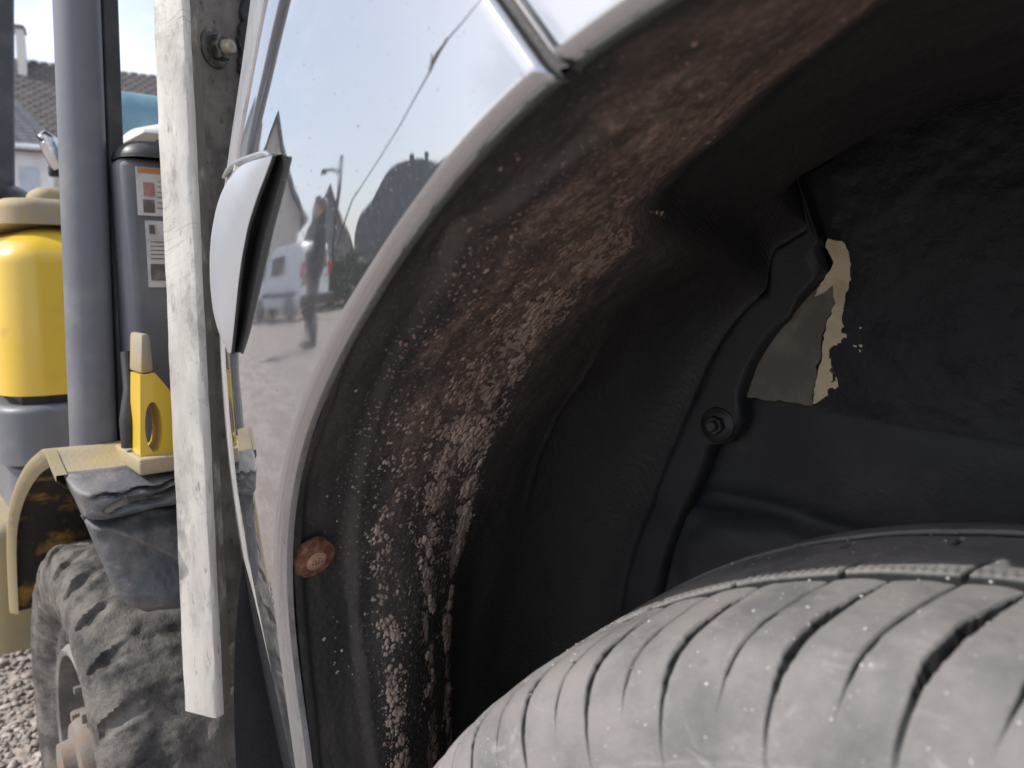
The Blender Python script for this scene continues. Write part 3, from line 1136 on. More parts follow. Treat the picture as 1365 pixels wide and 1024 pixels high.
def build_headlight():
    edge = [flank_px(a, b, -0.002) for a, b in ((393, -70), (376, 0), (363, 52), (351, 110), (341, 150), (333, 190), (327, 222))]
    ridge = [flank_px(a, b, -0.003) for a, b in ((372, -70), (355, 9), (342, 77), (333, 131), (325, 170), (319, 205), (316, 224))]
    edge.sort(key=lambda q: q[1]); ridge.sort(key=lambda q: q[1])
    zz = np.linspace(edge[0][1], 0.985, 60)
    se = np.interp(zz, [q[1] for q in edge], [q[0] for q in edge])
    sr = np.interp(zz, [q[1] for q in ridge], [q[0] for q in ridge])
    k = np.exp(-np.linspace(-2, 2, 13) ** 2); k /= k.sum()
    se = np.convolve(np.pad(se, 6, 'edge'), k, 'valid'); sr = np.convolve(np.pad(sr, 6, 'edge'), k, 'valid')
    sr = np.maximum(sr, se + 0.012)

    def strip(name, offs, mat, parent):
        V = np.stack([flank(a, zz, 0.2, -h) for a, h in offs], 0)
        return grid(name, V, mat, parent, flip=False)
    w = sr - se
    hl = strip('headlight', [(se, -0.004), (se, 0.0008), (se + 0.0012, 0.0024)] + [(se + 0.0012 + (w - 0.0012) * t, 0.0024 + 0.0012 * t) for t in np.linspace(0, 1, 14)[1:]], M['glass_lamp'], car)
    strip('lens_ridge', [(sr - 0.0016, 0.0034), (sr - 0.0008, 0.0044), (sr, 0.0047), (sr + 0.0012, 0.0043), (sr + 0.0022, 0.0034)], M['chrome'], hl)
    strip('lens_front', [(sr + 0.0012, 0.0036)] + [(sr + 0.0012 + 0.6 * t, 0.0034 - 0.002 * min(1, t * 20)) for t in np.linspace(0, 1, 60)[1:] ** 1.6], M['lamp_trim'], hl)
    # gasket where lens meets trim
    gp = []
    for a, b_ in ((306, 234), (312, 226), (320, 219), (332, 214), (346, 209), (358, 205), (364, 204), (369, 207)):
        sv, z = flank_px(a, b_)
        gp.append(Vector(flank(np.array(sv), np.array(z), 0.2, -0.003)))
    tube('lens_gasket', gp, [0.0012, 0.0016, 0.0018, 0.0018, 0.0016, 0.0014, 0.0012, 0.0008], M['lamp_trim'], hl, 12)


build_headlight()


def build_trim():
    rows = [(207, 366, 371, 312), (216, 363, 371, 303), (232, 357, 370, 294), (260, 346, 369, 287), (300, 333, 364, 281), (340, 325, 356, 279), (380, 319.5, 345, 280), (420, 315.5, 333, 284), (450, 312.5, 323, 292), (471, 310, 313, 303)]
    pys = np.linspace(207, 471, 40)
    rr = np.array(rows, float)
    A, Bq, Lq = (np.interp(pys, rr[:, 0], rr[:, k]) for k in (1, 2, 3))

    def sm(a):
        b = a.copy()
        for _ in range(3):
            b[1:-1] = (b[:-2] + 2 * b[1:-1] + b[2:]) / 4
        return b
    A, Bq, Lq = sm(A), sm(Bq), sm(Lq)
    face, side = [], []
    for py, a, b, l in zip(pys, A, Bq, Lq):
        bb = a + (b - a) * 0.28
        PB = Vector(flank(*[np.array(q) for q in flank_px(bb, py)], 0.2, 0.0))
        h = math.hypot(PB.x - CAM.x, PB.y - CAM.y)
        PA = dep(a, py, h * 0.968)
        d = ray(l, py)
        ts = np.linspace(0.3, 0.7, 900)
        P = np.array(CAM)[None] + np.array(d)[None] * ts[:, None]
        s = PA.x - P[:, 0]
        m = s > 0.004
        k2 = ((P[:, 1] - PA.y)[m] / s[m] ** 2).max()
        k2 = min(k2, 40)
        sil = math.sqrt(1 / k2) * 0.5
        srow = np.concatenate([np.linspace(0, 1, 30) * 0.11, ])
        srow = np.linspace(0, 1, 34) ** 1.1 * 0.12
        zsl = PA.z + 0 * srow
        row = np.stack([PA.x - srow, PA.y + k2 * srow ** 2, zsl], -1)
        row[:, 1] = np.minimum(row[:, 1], PA.y + 0.13)
        face.append(row)
        q = [PA, PA.lerp(PB, 0.06), PA.lerp(PB, 0.2), PA.lerp(PB, 0.55) + Vector((0, 0.003, 0)), PB, dep(bb - 1, py, h + 0.02)]
        side.append([list(v) for v in q])
    face = np.array(face); side = np.array(side)
    t = grid('corner_trim', face, M['flap'], car, flip=True)
    grid('trim_return', side, M['black_plastic'], t, flip=False)
    back = face[0].copy(); back[:, 1] += 0.012; back[:, 2] += 0.003
    grid('trim_top', np.stack([face[0], back], 0), M['flap'], t)
    edge = [Vector(p) for p in face[:, 0]]
    tube('trim_edge_gasket', edge, 0.0009, M['black_plastic'], t, 6)


build_trim()

# mirrored streak drawn as a dark line on the paint, with a frayed spot
def build_reflection_line():
    pts = [(652, -14), (618, 28), (597, 52), (583, 74), (574, 94), (556, 126), (533, 168), (508, 208), (486, 242), (470, 266), (458, 300), (449, 330)]
    P = []
    for a, b in pts:
        sv, z = flank_px(a, b)
        P.append(Vector(flank(np.array(sv), np.array(z), 0.2, -0.0001)))
    o = tube('painted_reflection_line', P, [0.00006, 0.00012, 0.0002, 0.0003, 0.00022, 0.00014, 0.00011, 0.0001, 0.0001, 0.00014, 0.0002, 0.0002], M['print_dark'], car, 6)
    for seg in (((572, 96), (576, 76), (575, 70)), ((573, 92), (581, 72), (590, 60)), ((575, 90), (584, 72), (596, 50))):
        Q = []
        for a, b in seg:
            sv, z = flank_px(a, b)
            Q.append(Vector(flank(np.array(sv), np.array(z), 0.2, -0.0001)))
        tube('reflection_strand', Q, [0.0002, 0.00018, 0.00005], M['print_dark'], o, 5)


build_reflection_line()

# ------------------------------------------------ front wheel
wheel = empty('wheel', (0, 0, ZW)); wheel.parent = car


def build_tyre():
    thd = np.concatenate([np.linspace(-180, -9, 230)[:-1], np.linspace(-9, 68, 860), np.linspace(68, 180, 160)[1:-1]])
    # across the tyre: outer bead -> outer shoulder -> tread -> inner bead
    key = [(-0.082, -0.112), (-0.096, -0.085), (-0.1005, -0.060), (-0.0985, -0.043), (-0.0955, -0.030), (-0.0905, -0.0185), (-0.083, -0.0095), (-0.073, -0.0045), (-0.06, -0.002), (-0.04, -0.0004), (0, 0),
           (0.04, -0.0004), (0.06, -0.002), (0.073, -0.0045), (0.083, -0.0095), (0.0905, -0.0185), (0.0955, -0.03), (0.1, -0.06), (0.082, -0.112)]
    kk = np.array(key)
    seg = np.concatenate([[0], np.cumsum(np.hypot(np.diff(kk[:, 0]), np.diff(kk[:, 1])))])
    # columns: dense where shoulder and outer groove show
    yb = []
    fine = np.concatenate([np.linspace(0, seg[3], 18)[:-1], np.linspace(seg[3], seg[10], 230)[:-1], np.linspace(seg[10], seg[13], 80)[:-1], np.linspace(seg[13], seg[-1], 24)])
    # smooth profile
    def sp(col):
        a = np.interp(np.linspace(0, seg[-1], 900), seg, kk[:, col])
        k = np.ones(31) / 31
        pad = np.concatenate([np.full(15, a[0]), a, np.full(15, a[-1])])
        return np.convolve(pad, k, 'valid')
    ss = np.linspace(0, seg[-1], 900)
    py = np.interp(fine, ss, sp(0)); pr = np.interp(fine, ss, sp(1))
    D = np.repeat(thd[:, None], len(py), 1)
    Y = np.repeat(py[None], len(thd), 0)
    dr = np.repeat(pr[None], len(thd), 0)
    # circumferential grooves
    wob = 0.0006 * np.sin(np.radians(D) * 48)

    def circ(c, hw, depth, ed=0.0011):
        return depth * sstep(hw + ed, hw - ed * 0.2, np.abs(Y - c - wob))
    cut = np.maximum.reduce([circ(-0.0235, 0.0046, 0.0075), circ(0.037, 0.0045, 0.0075)])
    # lateral grooves of the outer shoulder: a wide and a narrow one in turn
    ys = np.array([-0.10, -0.0935, -0.088, -0.082, -0.067, -0.055, -0.042, -0.030, -0.02])
    sh = np.array([2.9, 2.3, 1.7, 1.2, 0.2, -0.5, -1.3, -2.0, -2.1])      # degrees the groove swings along its length
    off = np.interp(Y, ys, sh)
    swing = off * (sstep(38, 14, D) * 0.8 + 0.2)                            # swing dies out towards the front of the tyre
    out = np.zeros_like(D); gcut = np.zeros_like(D)
    rg = random.Random(4)
    pitch = 7.5
    for k in range(48):
        base = 0.45 + k * pitch + rg.uniform(-0.35, 0.35)
        if base > 180: base -= 360
        for wide in (1, 0):
            c = base + (0 if wide else 3.55 + rg.uniform(-0.2, 0.2))
            j0, j1 = np.searchsorted(thd, c - 5), np.searchsorted(thd, c + 5.5)
            if j1 <= j0: continue
            d = D[j0:j1]; y = Y[j0:j1]
            dd = (d - c) * math.pi / 180 * RW
            wv = 0.0002 * np.sin(y * 320 + k)
            if wide:
                hw = np.interp(y, [-0.100, -0.094, -0.086, -0.074, -0.060, -0.046, -0.034, -0.026], [0.0009, 0.0010, 0.0013, 0.0024, 0.0026, 0.0018, 0.0008, 0.0006])
                dp = np.interp(y, [-0.100, -0.096, -0.090, -0.082, -0.060, -0.040, -0.030, -0.026], [0.0009, 0.0013, 0.0026, 0.0065, 0.0072, 0.0060, 0.0035, 0.003])
            else:
                hw = np.interp(y, [-0.098, -0.09, -0.080, -0.066, -0.050, -0.034, -0.026], [0.0005, 0.0006, 0.0008, 0.0010, 0.0008, 0.0007, 0.0007])
                dp = np.interp(y, [-0.098, -0.092, -0.086, -0.076, -0.050, -0.034, -0.026], [0.0005, 0.0010, 0.0020, 0.0055, 0.006, 0.0045, 0.004])
            hw = hw + wv * (1 if wide else 0.5)
            g = dp * sstep(hw + 0.0004, hw - 0.0002, np.abs(dd)) * (y < -0.02)
            gcut[j0:j1] = np.maximum(gcut[j0:j1], g)
            # rounded, worn trailing edges: a shallow dish beside each groove
            g = np.maximum(g, 0.0009 * np.exp(-((dd) / 0.0045) ** 2) * (y < -0.024) * (y > -0.097))
            out[j0:j1] = np.maximum(out[j0:j1], g)
    cut = np.maximum(cut, out)
    # blocks of the inner ribs: short slots, and the comb left by wear along the outer groove
    slot = np.zeros_like(D)
    for k in range(48):
        c = -4.2 + k * 7.5 + rg.uniform(-0.3, 0.3)
        if c > 180: c -= 360
        j0, j1 = np.searchsorted(thd, c - 3), np.searchsorted(thd, c + 3)
        dd = (D[j0:j1] - c + (Y[j0:j1] + 0.01) * 60) * math.pi / 180 * RW
        slot[j0:j1] = np.maximum(slot[j0:j1], 0.004 * sstep(0.0015, 0.0007, np.abs(dd)) * sstep(0.004, -0.004, Y[j0:j1]) * (Y[j0:j1] > -0.019))
        dd = (D[j0:j1] - c - 2 + (Y[j0:j1] - 0.02) * 50) * math.pi / 180 * RW
        slot[j0:j1] = np.maximum(slot[j0:j1], 0.005 * sstep(0.0016, 0.0006, np.abs(dd)) * (Y[j0:j1] > 0.016) * (Y[j0:j1] < 0.027))
    cut = np.maximum(cut, slot)
    comb = (0.5 + 0.5 * np.cos(np.radians(D) * 360 / 0.62)) ** 2
    cut = cut + 0.0007 * comb * sstep(-0.0195, -0.0185, Y) * sstep(-0.0095, -0.0135, Y)
    cut = cut - (vnoise(D * 1.3 + 500, Y * 240 + 200, 9, 4) - 0.5) * 0.0004
    cut = cut + 0.0009 * np.exp(-((dr + 0.0345) / 0.0011) ** 2) * (Y < 0) - 0.0007 * np.exp(-((dr + 0.038) / 0.0015) ** 2) * (Y < 0)
    dr = dr - cut
    Yo = Y + 0.0004 * (vnoise(D * 0.9 + 300, dr * 300 + 90, 14, 3) - 0.5)
    T = np.radians(D + swing * sstep(0.09, 0.0, Y))
    rr = RW + dr
    V = np.stack([-rr * np.sin(T), Yo, rr * np.cos(T)], -1)
    uvg = np.stack([T * RW, Y], -1)
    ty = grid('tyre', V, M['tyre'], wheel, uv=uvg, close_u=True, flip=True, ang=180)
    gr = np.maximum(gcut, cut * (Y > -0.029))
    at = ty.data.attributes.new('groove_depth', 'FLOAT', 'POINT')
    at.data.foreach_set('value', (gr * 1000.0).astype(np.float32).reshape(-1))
    # grit lying on the tread
    rg2 = random.Random(12)
    bm = bmesh.new()
    for k in range(170):
        t = R(rg2.uniform(-6, 60)); y = rg2.uniform(-0.085, 0.05)
        if abs(y + 0.0235) < 0.006 and rg2.random() < 0.6: continue
        r0 = RW + np.interp(y, py, pr)
        s = rg2.choice((0.0002, 0.00022, 0.0003, 0.0004, 0.0006))
        mtx = Matrix.Translation((-r0 * math.sin(t), y, r0 * math.cos(t))) @ Matrix.Diagonal((s * rg2.uniform(.7, 1.5), s, s * rg2.uniform(.6, 1.1), 1))
        bmesh.ops.create_icosphere(bm, subdivisions=1, radius=1.0, matrix=mtx)
    g = from_bm('grit', bm, M['grit'], wheel, 60)
    g['kind'] = 'stuff'


build_tyre()
rimo = lathe('rim', [(0.0, -0.06), (0.03, -0.06), (0.06, -0.055), (0.10, -0.07), (0.17, -0.078), (0.185, -0.083), (0.199, -0.088), (0.206, -0.086), (0.206, -0.08), (0.196, -0.07), (0.19, 0.0), (0.2, 0.08), (0.205, 0.085)], (0, 0, 0), (0, 1, 0), M['steel_rim'], wheel, 64)
for k in range(5):
    t = k * 2 * math.pi / 5
    lathe('wheel_nut', [(0, -0.018), (0.007, -0.018), (0.010, -0.012), (0.010, 0.0)], (0.055 * math.cos(t), -0.056, 0.055 * math.sin(t)), (0, 1, 0), M['bolt'], rimo, 6)
lathe('brake_hub', [(0.0, -0.05), (0.07, -0.05), (0.07, 0.0), (0.14, 0.01), (0.14, 0.03), (0.05, 0.04), (0.05, 0.19)], (0, 0, 0), (0, 1, 0), M['steel_rim'], wheel, 40)

# ================================================================== YELLOW MACHINE
HUB = on(95, 1012, 2, 0.23)
MRZ = R(-9.2)
fork = empty('yellow_forklift', (HUB.x, HUB.y, 0), MRZ, label='yellow and grey forklift truck with a torn black rubber mudguard flap', cat='forklift')
MI = (Matrix.Translation((HUB.x, HUB.y, 0)) @ Matrix.Rotation(MRZ, 4, 'Z')).inverted()
MC = MI @ CAM


def lo(px, py, ax, v):
    d = MI.to_3x3() @ ray(px, py)
    return MC + d * ((v - MC[ax]) / d[ax])


# ---- wheel (local: x forward to the car, y in, z up)
RL, WL = 0.224, 0.215


def build_lug_wheel():
    w = empty('wheel', (0, 0, 0.225)); w.parent = fork; w.scale = (0.965, 1, 0.965)
    nT, nY = 720, 84
    th = np.linspace(0, 2 * math.pi, nT, endpoint=False)
    key = np.array([(0.022, 0.128), (0.016, 0.138), (0.012, 0.150), (0.004, 0.160), (-0.004, 0.175), (-0.006, 0.195), (-0.003, 0.212), (0.004, 0.224), (0.016, 0.231), (0.05, 0.233), (0.11, 0.234), (0.17, 0.233), (0.2, 0.231), (0.212, 0.222), (0.218, 0.2), (0.215, 0.17), (0.2, 0.128)])
    seg = np.concatenate([[0], np.cumsum(np.hypot(np.diff(key[:, 0]), np.diff(key[:, 1])))])
    q = np.linspace(0, seg[-1], nY)
    y = np.interp(q, seg, key[:, 0]); r = np.interp(q, seg, key[:, 1])
    T = np.repeat(th[:, None], nY, 1); Y = np.repeat(y[None], nT, 0); Rr = np.repeat(r[None], nT, 0)
    # notched shoulder blocks, slanting, worn away to a rough crown
    n = 27
    ph = (T * n / (2 * math.pi) + (Y) * 7.0 + 0.12 * (vnoise(T * 6 + 50, Y * 10 + 50, 3, 2) - 0.5))
    fr = ph - np.floor(ph)
    cell = np.floor(ph)
    gap = sstep(0.0, 0.05, fr) * sstep(0.36, 0.26, fr)
    shoulder = sstep(0.032, 0.010, Y + 0.010 * (fr - 0.2)) * sstep(0.205, 0.222, Rr)
    shoulder2 = sstep(0.15, 0.19, Y) * sstep(0.205, 0.222, Rr)
    depth = 0.010 * gap * np.maximum(shoulder, shoulder2)
    Rr = Rr - depth
    tread = sstep(0.205, 0.225, r)[None]
    Rr = Rr + tread * ((vnoise(T * 16 + 900, Y * 95 + 100, 5, 5) - 0.5) * 0.009 + (vnoise(T * 5 + 300, Y * 22 + 60, 6, 3) - 0.5) * 0.010)
    Yd = Y + (vnoise(T * 20 + 77, Rr * 90 + 40, 8, 3) - 0.5) * 0.003
    V = np.stack([Rr * np.sin(T), Yd, Rr * np.cos(T)], -1)
    grid('tyre', V, M['lug'], w, close_u=True, flip=False, ang=50)
    rim = lathe('rim', [(0.146, 0.034), (0.150, 0.022), (0.152, 0.016), (0.147, 0.012), (0.141, 0.016), (0.137, 0.036), (0.129, 0.046), (0.126, 0.040), (0.124, 0.012), (0.119, 0.006), (0.113, 0.008), (0.110, 0.018), (0.107, 0.046), (0.098, 0.050), (0.078, 0.046), (0.074, 0.052), (0.0, 0.052)], (0, 0, 0), (0, 1, 0), M['rim'], w, 72, 30)
    hub = lathe('hub', [(0.072, 0.052), (0.070, 0.032), (0.064, 0.026), (0.046, 0.024), (0.044, 0.010), (0.040, 0.004), (0.026, 0.002), (0.024, -0.010), (0.0, -0.012)], (0, 0, 0), (0, 1, 0), M['hub'], w, 48, 30)
    for k in range(10):
        t = k * 2 * math.pi / 10 + 0.2
        lathe('wheel_nut', [(0, -0.028), (0.0046, -0.028), (0.0050, -0.018), (0.0100, -0.017), (0.0104, -0.003), (0.0125, 0.0)], (0.089 * math.sin(t), 0.047, 0.089 * math.cos(t)), (0, 1, 0), M['rim'], rim, 6, 30)
        if k % 2 == 0:
            lathe('hub_bolt', [(0, -0.014), (0.0064, -0.014), (0.0074, -0.011), (0.0076, 0.0)], (0.055 * math.sin(t), 0.024, 0.055 * math.cos(t)), (0, 1, 0), M['hub'], hub, 6, 30)
    # brake and axle behind the dish
    lathe('axle', [(0.10, 0.075), (0.10, 0.2), (0.05, 0.21), (0.05, 0.9)], (0, 0, 0), (0, 1, 0), M['dark_frame'], w, 32)


build_lug_wheel()

# ---- mudguard: an arched sheet, its flat top and the rubber flap in front
YG = -0.028
for _k in range(60):
    YG = -0.028 + _k * 0.001
    if lo(86, 633, 1, YG).x < 0.165: break
gpx = [(20, 812), (17, 745), (18, 692), (27, 652), (43, 620), (60, 603), (70, 598)]
gout = [lo(a, b, 1, YG) for a, b in gpx]
front = lo(86, 633, 1, YG)
gout += [gout[-1].lerp(front, 0.5), front]


def build_mudguard():
    P = [(p.x, p.z) for p in gout]
    Wd = 0.25
    loops = []
    th = 0.006
    pts = [Vector((a, 0, b)) for a, b in P]
    fine = []
    for i in range(len(pts) - 1):
        for k in range(4):
            # catmull-rom
            p0 = pts[max(i - 1, 0)]; p1 = pts[i]; p2 = pts[i + 1]; p3 = pts[min(i + 2, len(pts) - 1)]
            t = k / 4
            fine.append(0.5 * ((2 * p1) + (p2 - p0) * t + (2 * p0 - 5 * p1 + 4 * p2 - p3) * t * t + (-p0 + 3 * p1 - 3 * p2 + p3) * t ** 3))
    fine.append(pts[-1])
    nrm = []
    for i, p in enumerate(fine):
        t = (fine[min(i + 1, len(fine) - 1)] - fine[max(i - 1, 0)]).normalized()
        nrm.append(Vector((-t.z, 0, t.x)))
    outer = fine
    inner = [p - n * th for p, n in zip(fine, nrm)]
    top = [[(p.x, YG + Wd * k / 6, p.z + 0.0015 * math.sin(k * 2 + p.x * 30)) for k in range(7)] for p in outer]
    g = grid('mudguard', np.array(top), M['yellow_dusty'], fork, flip=False, ang=40)
    und = [[(p.x, YG + Wd * k / 6, p.z) for k in range(7)] for p in inner]
    grid('mudguard_underside', np.array(und), M['rust_yellow'], g, flip=True, ang=40)
    # rolled outer rim of the sheet
    rim = [[Vector((a.x, YG, a.z)), Vector((b.x, YG, b.z)), Vector((b.x, YG + 0.004, b.z)) - (a - b) * 1.6, Vector((a.x, YG - 0.006, a.z)) - (a - b) * 1.0, Vector((a.x, YG - 0.007, a.z))] for a, b in zip(outer, inner)]
    rim = [[Vector((a.x, YG + 0.002, a.z)), Vector((a.x, YG - 0.006, a.z)), Vector((b.x, YG - 0.006, b.z)), Vector((b.x, YG + 0.002, b.z)) - (a - b) * 1.3, Vector((b.x, YG + 0.003, b.z))] for a, b in zip(outer, inner)]
    grid('mudguard_rim', np.array([[list(v) for v in r] for r in rim]), M['yellow_side'], g, flip=False, ang=60)
    # inner wall of the wheel housing
    box('wheel_house_wall', (-0.36, YG + Wd, 0.12), (0.12, YG + Wd + 0.02, 0.56), M['rust_yellow'], fork)
    return fine


build_mudguard()


def build_flap():
    # outer edge of the rubber as it falls from the plate, in the plane of the flap's front
    xf = front.x + 0.006
    rows = [(634, 87), (650, 93), (668, 103), (690, 113), (716, 124), (745, 136), (775, 149), (795, 159), (808, 172), (815, 190), (818, 205)]
    pys = np.array([r[0] for r in rows], float); pxs = np.array([r[1] for r in rows], float)
    n, m = 110, 90
    b = np.linspace(634, 818, n)
    left = np.interp(b, pys, pxs)
    V = np.zeros((n, m, 3)); B = np.zeros((n, m, 3))
    for i in range(n):
        L0 = lo(left[i], b[i], 0, xf)
        R0y = 0.13
        zlo = 0.0
        for j in range(m):
            t = j / (m - 1)
            y = L0.y + (R0y - L0.y) * t
            z = L0.z - 0.028 * t * 0 + 0.012 * t * (i / n)
            px = 87 + t * 150
            V[i, j] = (xf, y, z)
    tI, tJ = np.meshgrid(np.linspace(0, 1, n), np.linspace(0, 1, m), indexing='ij')
    U = V[..., 1]; Zc = V[..., 2]
    # shape: a shoulder under the plate, the torn roll across it, a crease and the swept lower panel
    out = 0.030 * sstep(0.0, 0.08, tI) * sstep(0.34, 0.22, tI) + 0.012 * sstep(0.0, 0.1, tI)
    crease_c = 0.335 - 0.07 * tJ + 0.02 * np.sin(tJ * 14)
    out = out - 0.016 * np.exp(-((tI - crease_c) / 0.022) ** 2)
    tear = np.exp(-((tI - (0.20 - 0.10 * tJ + 0.012 * np.sin(tJ * 21))) / 0.020) ** 2) * sstep(0.06, 0.14, tJ) * (0.45 + 0.55 * vnoise(tJ * 11 + 5, tI * 3 + 5, 31, 3))
    tear2 = np.exp(-((tI - (0.11 - 0.03 * tJ + 0.01 * np.sin(tJ * 33 + 1))) / 0.012) ** 2) * sstep(0.03, 0.09, tJ) * (0.3 + 0.7 * vnoise(tJ * 17 + 9, tI * 3, 33, 3))
    out = out - 0.034 * tear - 0.020 * tear2
    out = out + 0.02 * sstep(0.6, 1.0, tI) * sstep(0.0, 0.3, tJ)
    # rounded left and bottom edges
    edge = np.minimum(tJ * 0.2 / 0.022, (1 - tI) * 0.2 / 0.03)
    out = out - 0.02 * (1 - np.sqrt(np.clip(1 - (1 - np.clip(edge, 0, 1)) ** 2, 0, 1)))
    # diagonal fold of the lower panel
    fold = (tJ - 0.12) * 0.9 - (tI - 0.42) * 1.0
    out = out + 0.010 * sstep(-0.02, 0.03, fold) * sstep(0.36, 0.46, tI)
    out = out + (vnoise(U * 60 + 50, Zc * 60 + 50, 36, 4) - 0.5) * 0.005
    V[..., 0] += out
    # back sheet
    Bk = V.copy(); Bk[..., 0] = xf - 0.014
    ring = []
    f = grid('mudguard_flap', V, [M['rubber'], M['cracked']], fork, flip=False, ang=60)
    mi = ((tear > 0.30) | (tear2 > 0.3))[:-1, :-1].astype(np.int32).reshape(-1)
    f.data.polygons.foreach_set('material_index', mi)
    grid('flap_back', Bk, M['rubber'], f, flip=True)
    per = [(i, 0) for i in range(n)] + [(n - 1, j) for j in range(1, m)] + [(i, m - 1) for i in range(n - 2, -1, -1)] + [(0, j) for j in range(m - 2, 0, -1)]
    E2 = np.array([[V[i, j], Bk[i, j]] for i, j in per + per[:1]])
    grid('flap_edge', E2, M['rubber'], f, flip=False, ang=60)
    # loose torn tongue of rubber lying in the split
    zt = lo(150, 668, 0, xf + 0.03)
    pts = [lo(118 + t * 116, 672 - t * 14 + 3 * math.sin(t * 9), 0, xf + 0.024 + 0.004 * math.sin(t * 7)) for t in [k / 14 for k in range(15)]]
    tg = bm_loops([[p + Vector((0, 0, 0.0075 + 0.002 * math.sin(i * 1.7))), p + Vector((0.010, 0, 0.004)), p + Vector((0.011, 0, -0.004 - 0.002 * math.sin(i))), p + Vector((-0.004, 0, -0.006))] for i, p in enumerate(pts)])
    from_bm('torn_strip', tg, M['cracked'], f, 40)


build_flap()

# ---- guard posts
def post(name, pxb, pyb, pxt, depth_plane, z0, z1, px0, px1, mat, ang=0.0):
    """rounded rectangular pillar between two picture bearings on plane x = depth_plane"""
    a = lo(px0[0], 500, 0, depth_plane); b = lo(px0[1], 500, 0, depth_plane)


def pillar(name, xpl, bot, top, z0, z1, depth, mat, r=0.018, parent=None):
    # bot/top: (px left, px right, py) picture bearings at foot and head
    loops = []
    for (l, rr_, py), z in ((bot, z0), (top, z1)):
        a = lo(l, py, 0, xpl); b = lo(rr_, py, 0, xpl)
        loops.append((a.y, b.y, a.z))
    (ya0, yb0, za), (ya1, yb1, zb) = loops
    res = []
    for z in (z0, (z0 + z1) / 2, z1):
        t = (z - za) / (zb - za)
        y0 = ya0 + (ya1 - ya0) * t; y1 = yb0 + (yb1 - yb0) * t
        lp = []
        for cx, cy, a0 in ((xpl - r, y0 + r, 180), (xpl - r, y1 - r * 0.4, 0), ):
            pass
        r2 = r * 0.45
        for k in range(9):      # broad round on the outer front corner
            t2 = R(180 + 90 * (1 - k / 8) - 90) if False else R(90 * k / 8)
            lp.append(Vector((xpl - r + r * math.sin(t2), y0 + r - r * math.cos(t2), z)))
        for k in range(6):
            t2 = R(90 * k / 5)
            lp.append(Vector((xpl - r2 + r2 * math.cos(t2), y1 - r2 + r2 * math.sin(t2), z)))
        lp.append(Vector((xpl - depth, y1, z))); lp.append(Vector((xpl - depth, y0 + depth * 0.42, z)))
        res.append(lp)
    return from_bm(name, bm_loops(res), mat, parent or fork, 35)


XP = 0.0
zf = front.z * 0.5 + gout[6].z * 0.5 + 0.002
XP = lo(140, 597, 2, zf).x
XL = lo(212, 612, 2, zf).x
pil = pillar('guard_post', XP, (99, 160, 596), (76, 137, 0), zf, 1.75, 0.07, M['grey_frame'], 0.020)
# edge channel welded along the post
pillar('post_channel', XP - 0.016, (158, 180, 597), (134, 158, 0), zf, 1.75, 0.05, M['dark_frame'], 0.004, pil)
pillar('rear_guard_post', -0.95, (-40, 21, 262), (-48, 19, 0), lo(0, 268, 0, -0.95).z, 1.75, 0.09, M['dark_frame'], 0.02)
fp = lo(5, 262, 0, -0.93)
lathe('post_boot', [(0, 0), (0.10, 0.0), (0.085, 0.02), (0.06, 0.035), (0, 0.035)], (fp.x - 0.05, fp.y - 0.03, fp.z - 0.01), (0, 0, 1), M['black_plastic'], fork, 28)
# roof of the guard
box('guard_roof', (-1.5, -0.15, 1.75), (0.0, 0.75, 1.80), M['dark_frame'], fork, 0.015)

# ---- bonnet and lower bodywork
XB = -0.28
q0 = lo(6, 532, 0, XB); q1 = lo(60, 283, 0, XB)
zt = lo(60, 292, 0, XB).z; zb = q0.z


def rounded_shell(name, x0, x1, y0, y1, z0, z1, rv, rt, mat, parent, slope=0.0, run=None):
    run = rt if run is None else run
    """block with a broad round on its outer vertical corner and along its top edge"""
    lv = []
    for k in range(13):
        t = k / 12 * math.pi / 2
        lv.append((z1 - rt + rt * math.sin(t), run - run * math.cos(t)))
    lv = [(z0, 0.0)] + lv
    loops = []
    for z, ins in lv:
        lp = []
        for k in range(13):
            t = math.pi / 2 * k / 12
            rr_ = max(rv - ins * 0.5, 0.004)
            lp.append(Vector((x0 - ins - rr_ + rr_ * math.sin(t), y0 + ins + rr_ - rr_ * math.cos(t), z)))
        lp.append(Vector((x0 - ins, y1, z)))
        lp.append(Vector((x1, y1, z + slope)))
        lp.append(Vector((x1, y0 + ins, z + slope)))
        loops.append(lp)
    return from_bm(name, bm_loops(loops), mat, parent, 35)


bon = rounded_shell('bonnet', XB, -1.05, q0.y, 0.60, zb, zt, 0.05, zt - lo(60, 352, 0, XB).z, M['yellow'], fork, 0.02, 0.12)
# raised top ledge behind, with its front lip
l0 = lo(-20, 281, 0, XB - 0.05); l1 = lo(80, 256, 0, XB - 0.12)
rounded_shell('bonnet_ledge', XB - 0.035, -1.05, q0.y + 0.015, 0.60, zt - 0.004, zt + 0.030, 0.04, 0.014, M['yellow_dusty'], bon)
rounded_shell('ledge_rail', XB - 0.10, XB - 0.16, lo(44, 262, 0, XB - 0.10).y, 0.30, zt + 0.028, zt + 0.052, 0.02, 0.014, M['yellow_dusty'], bon)
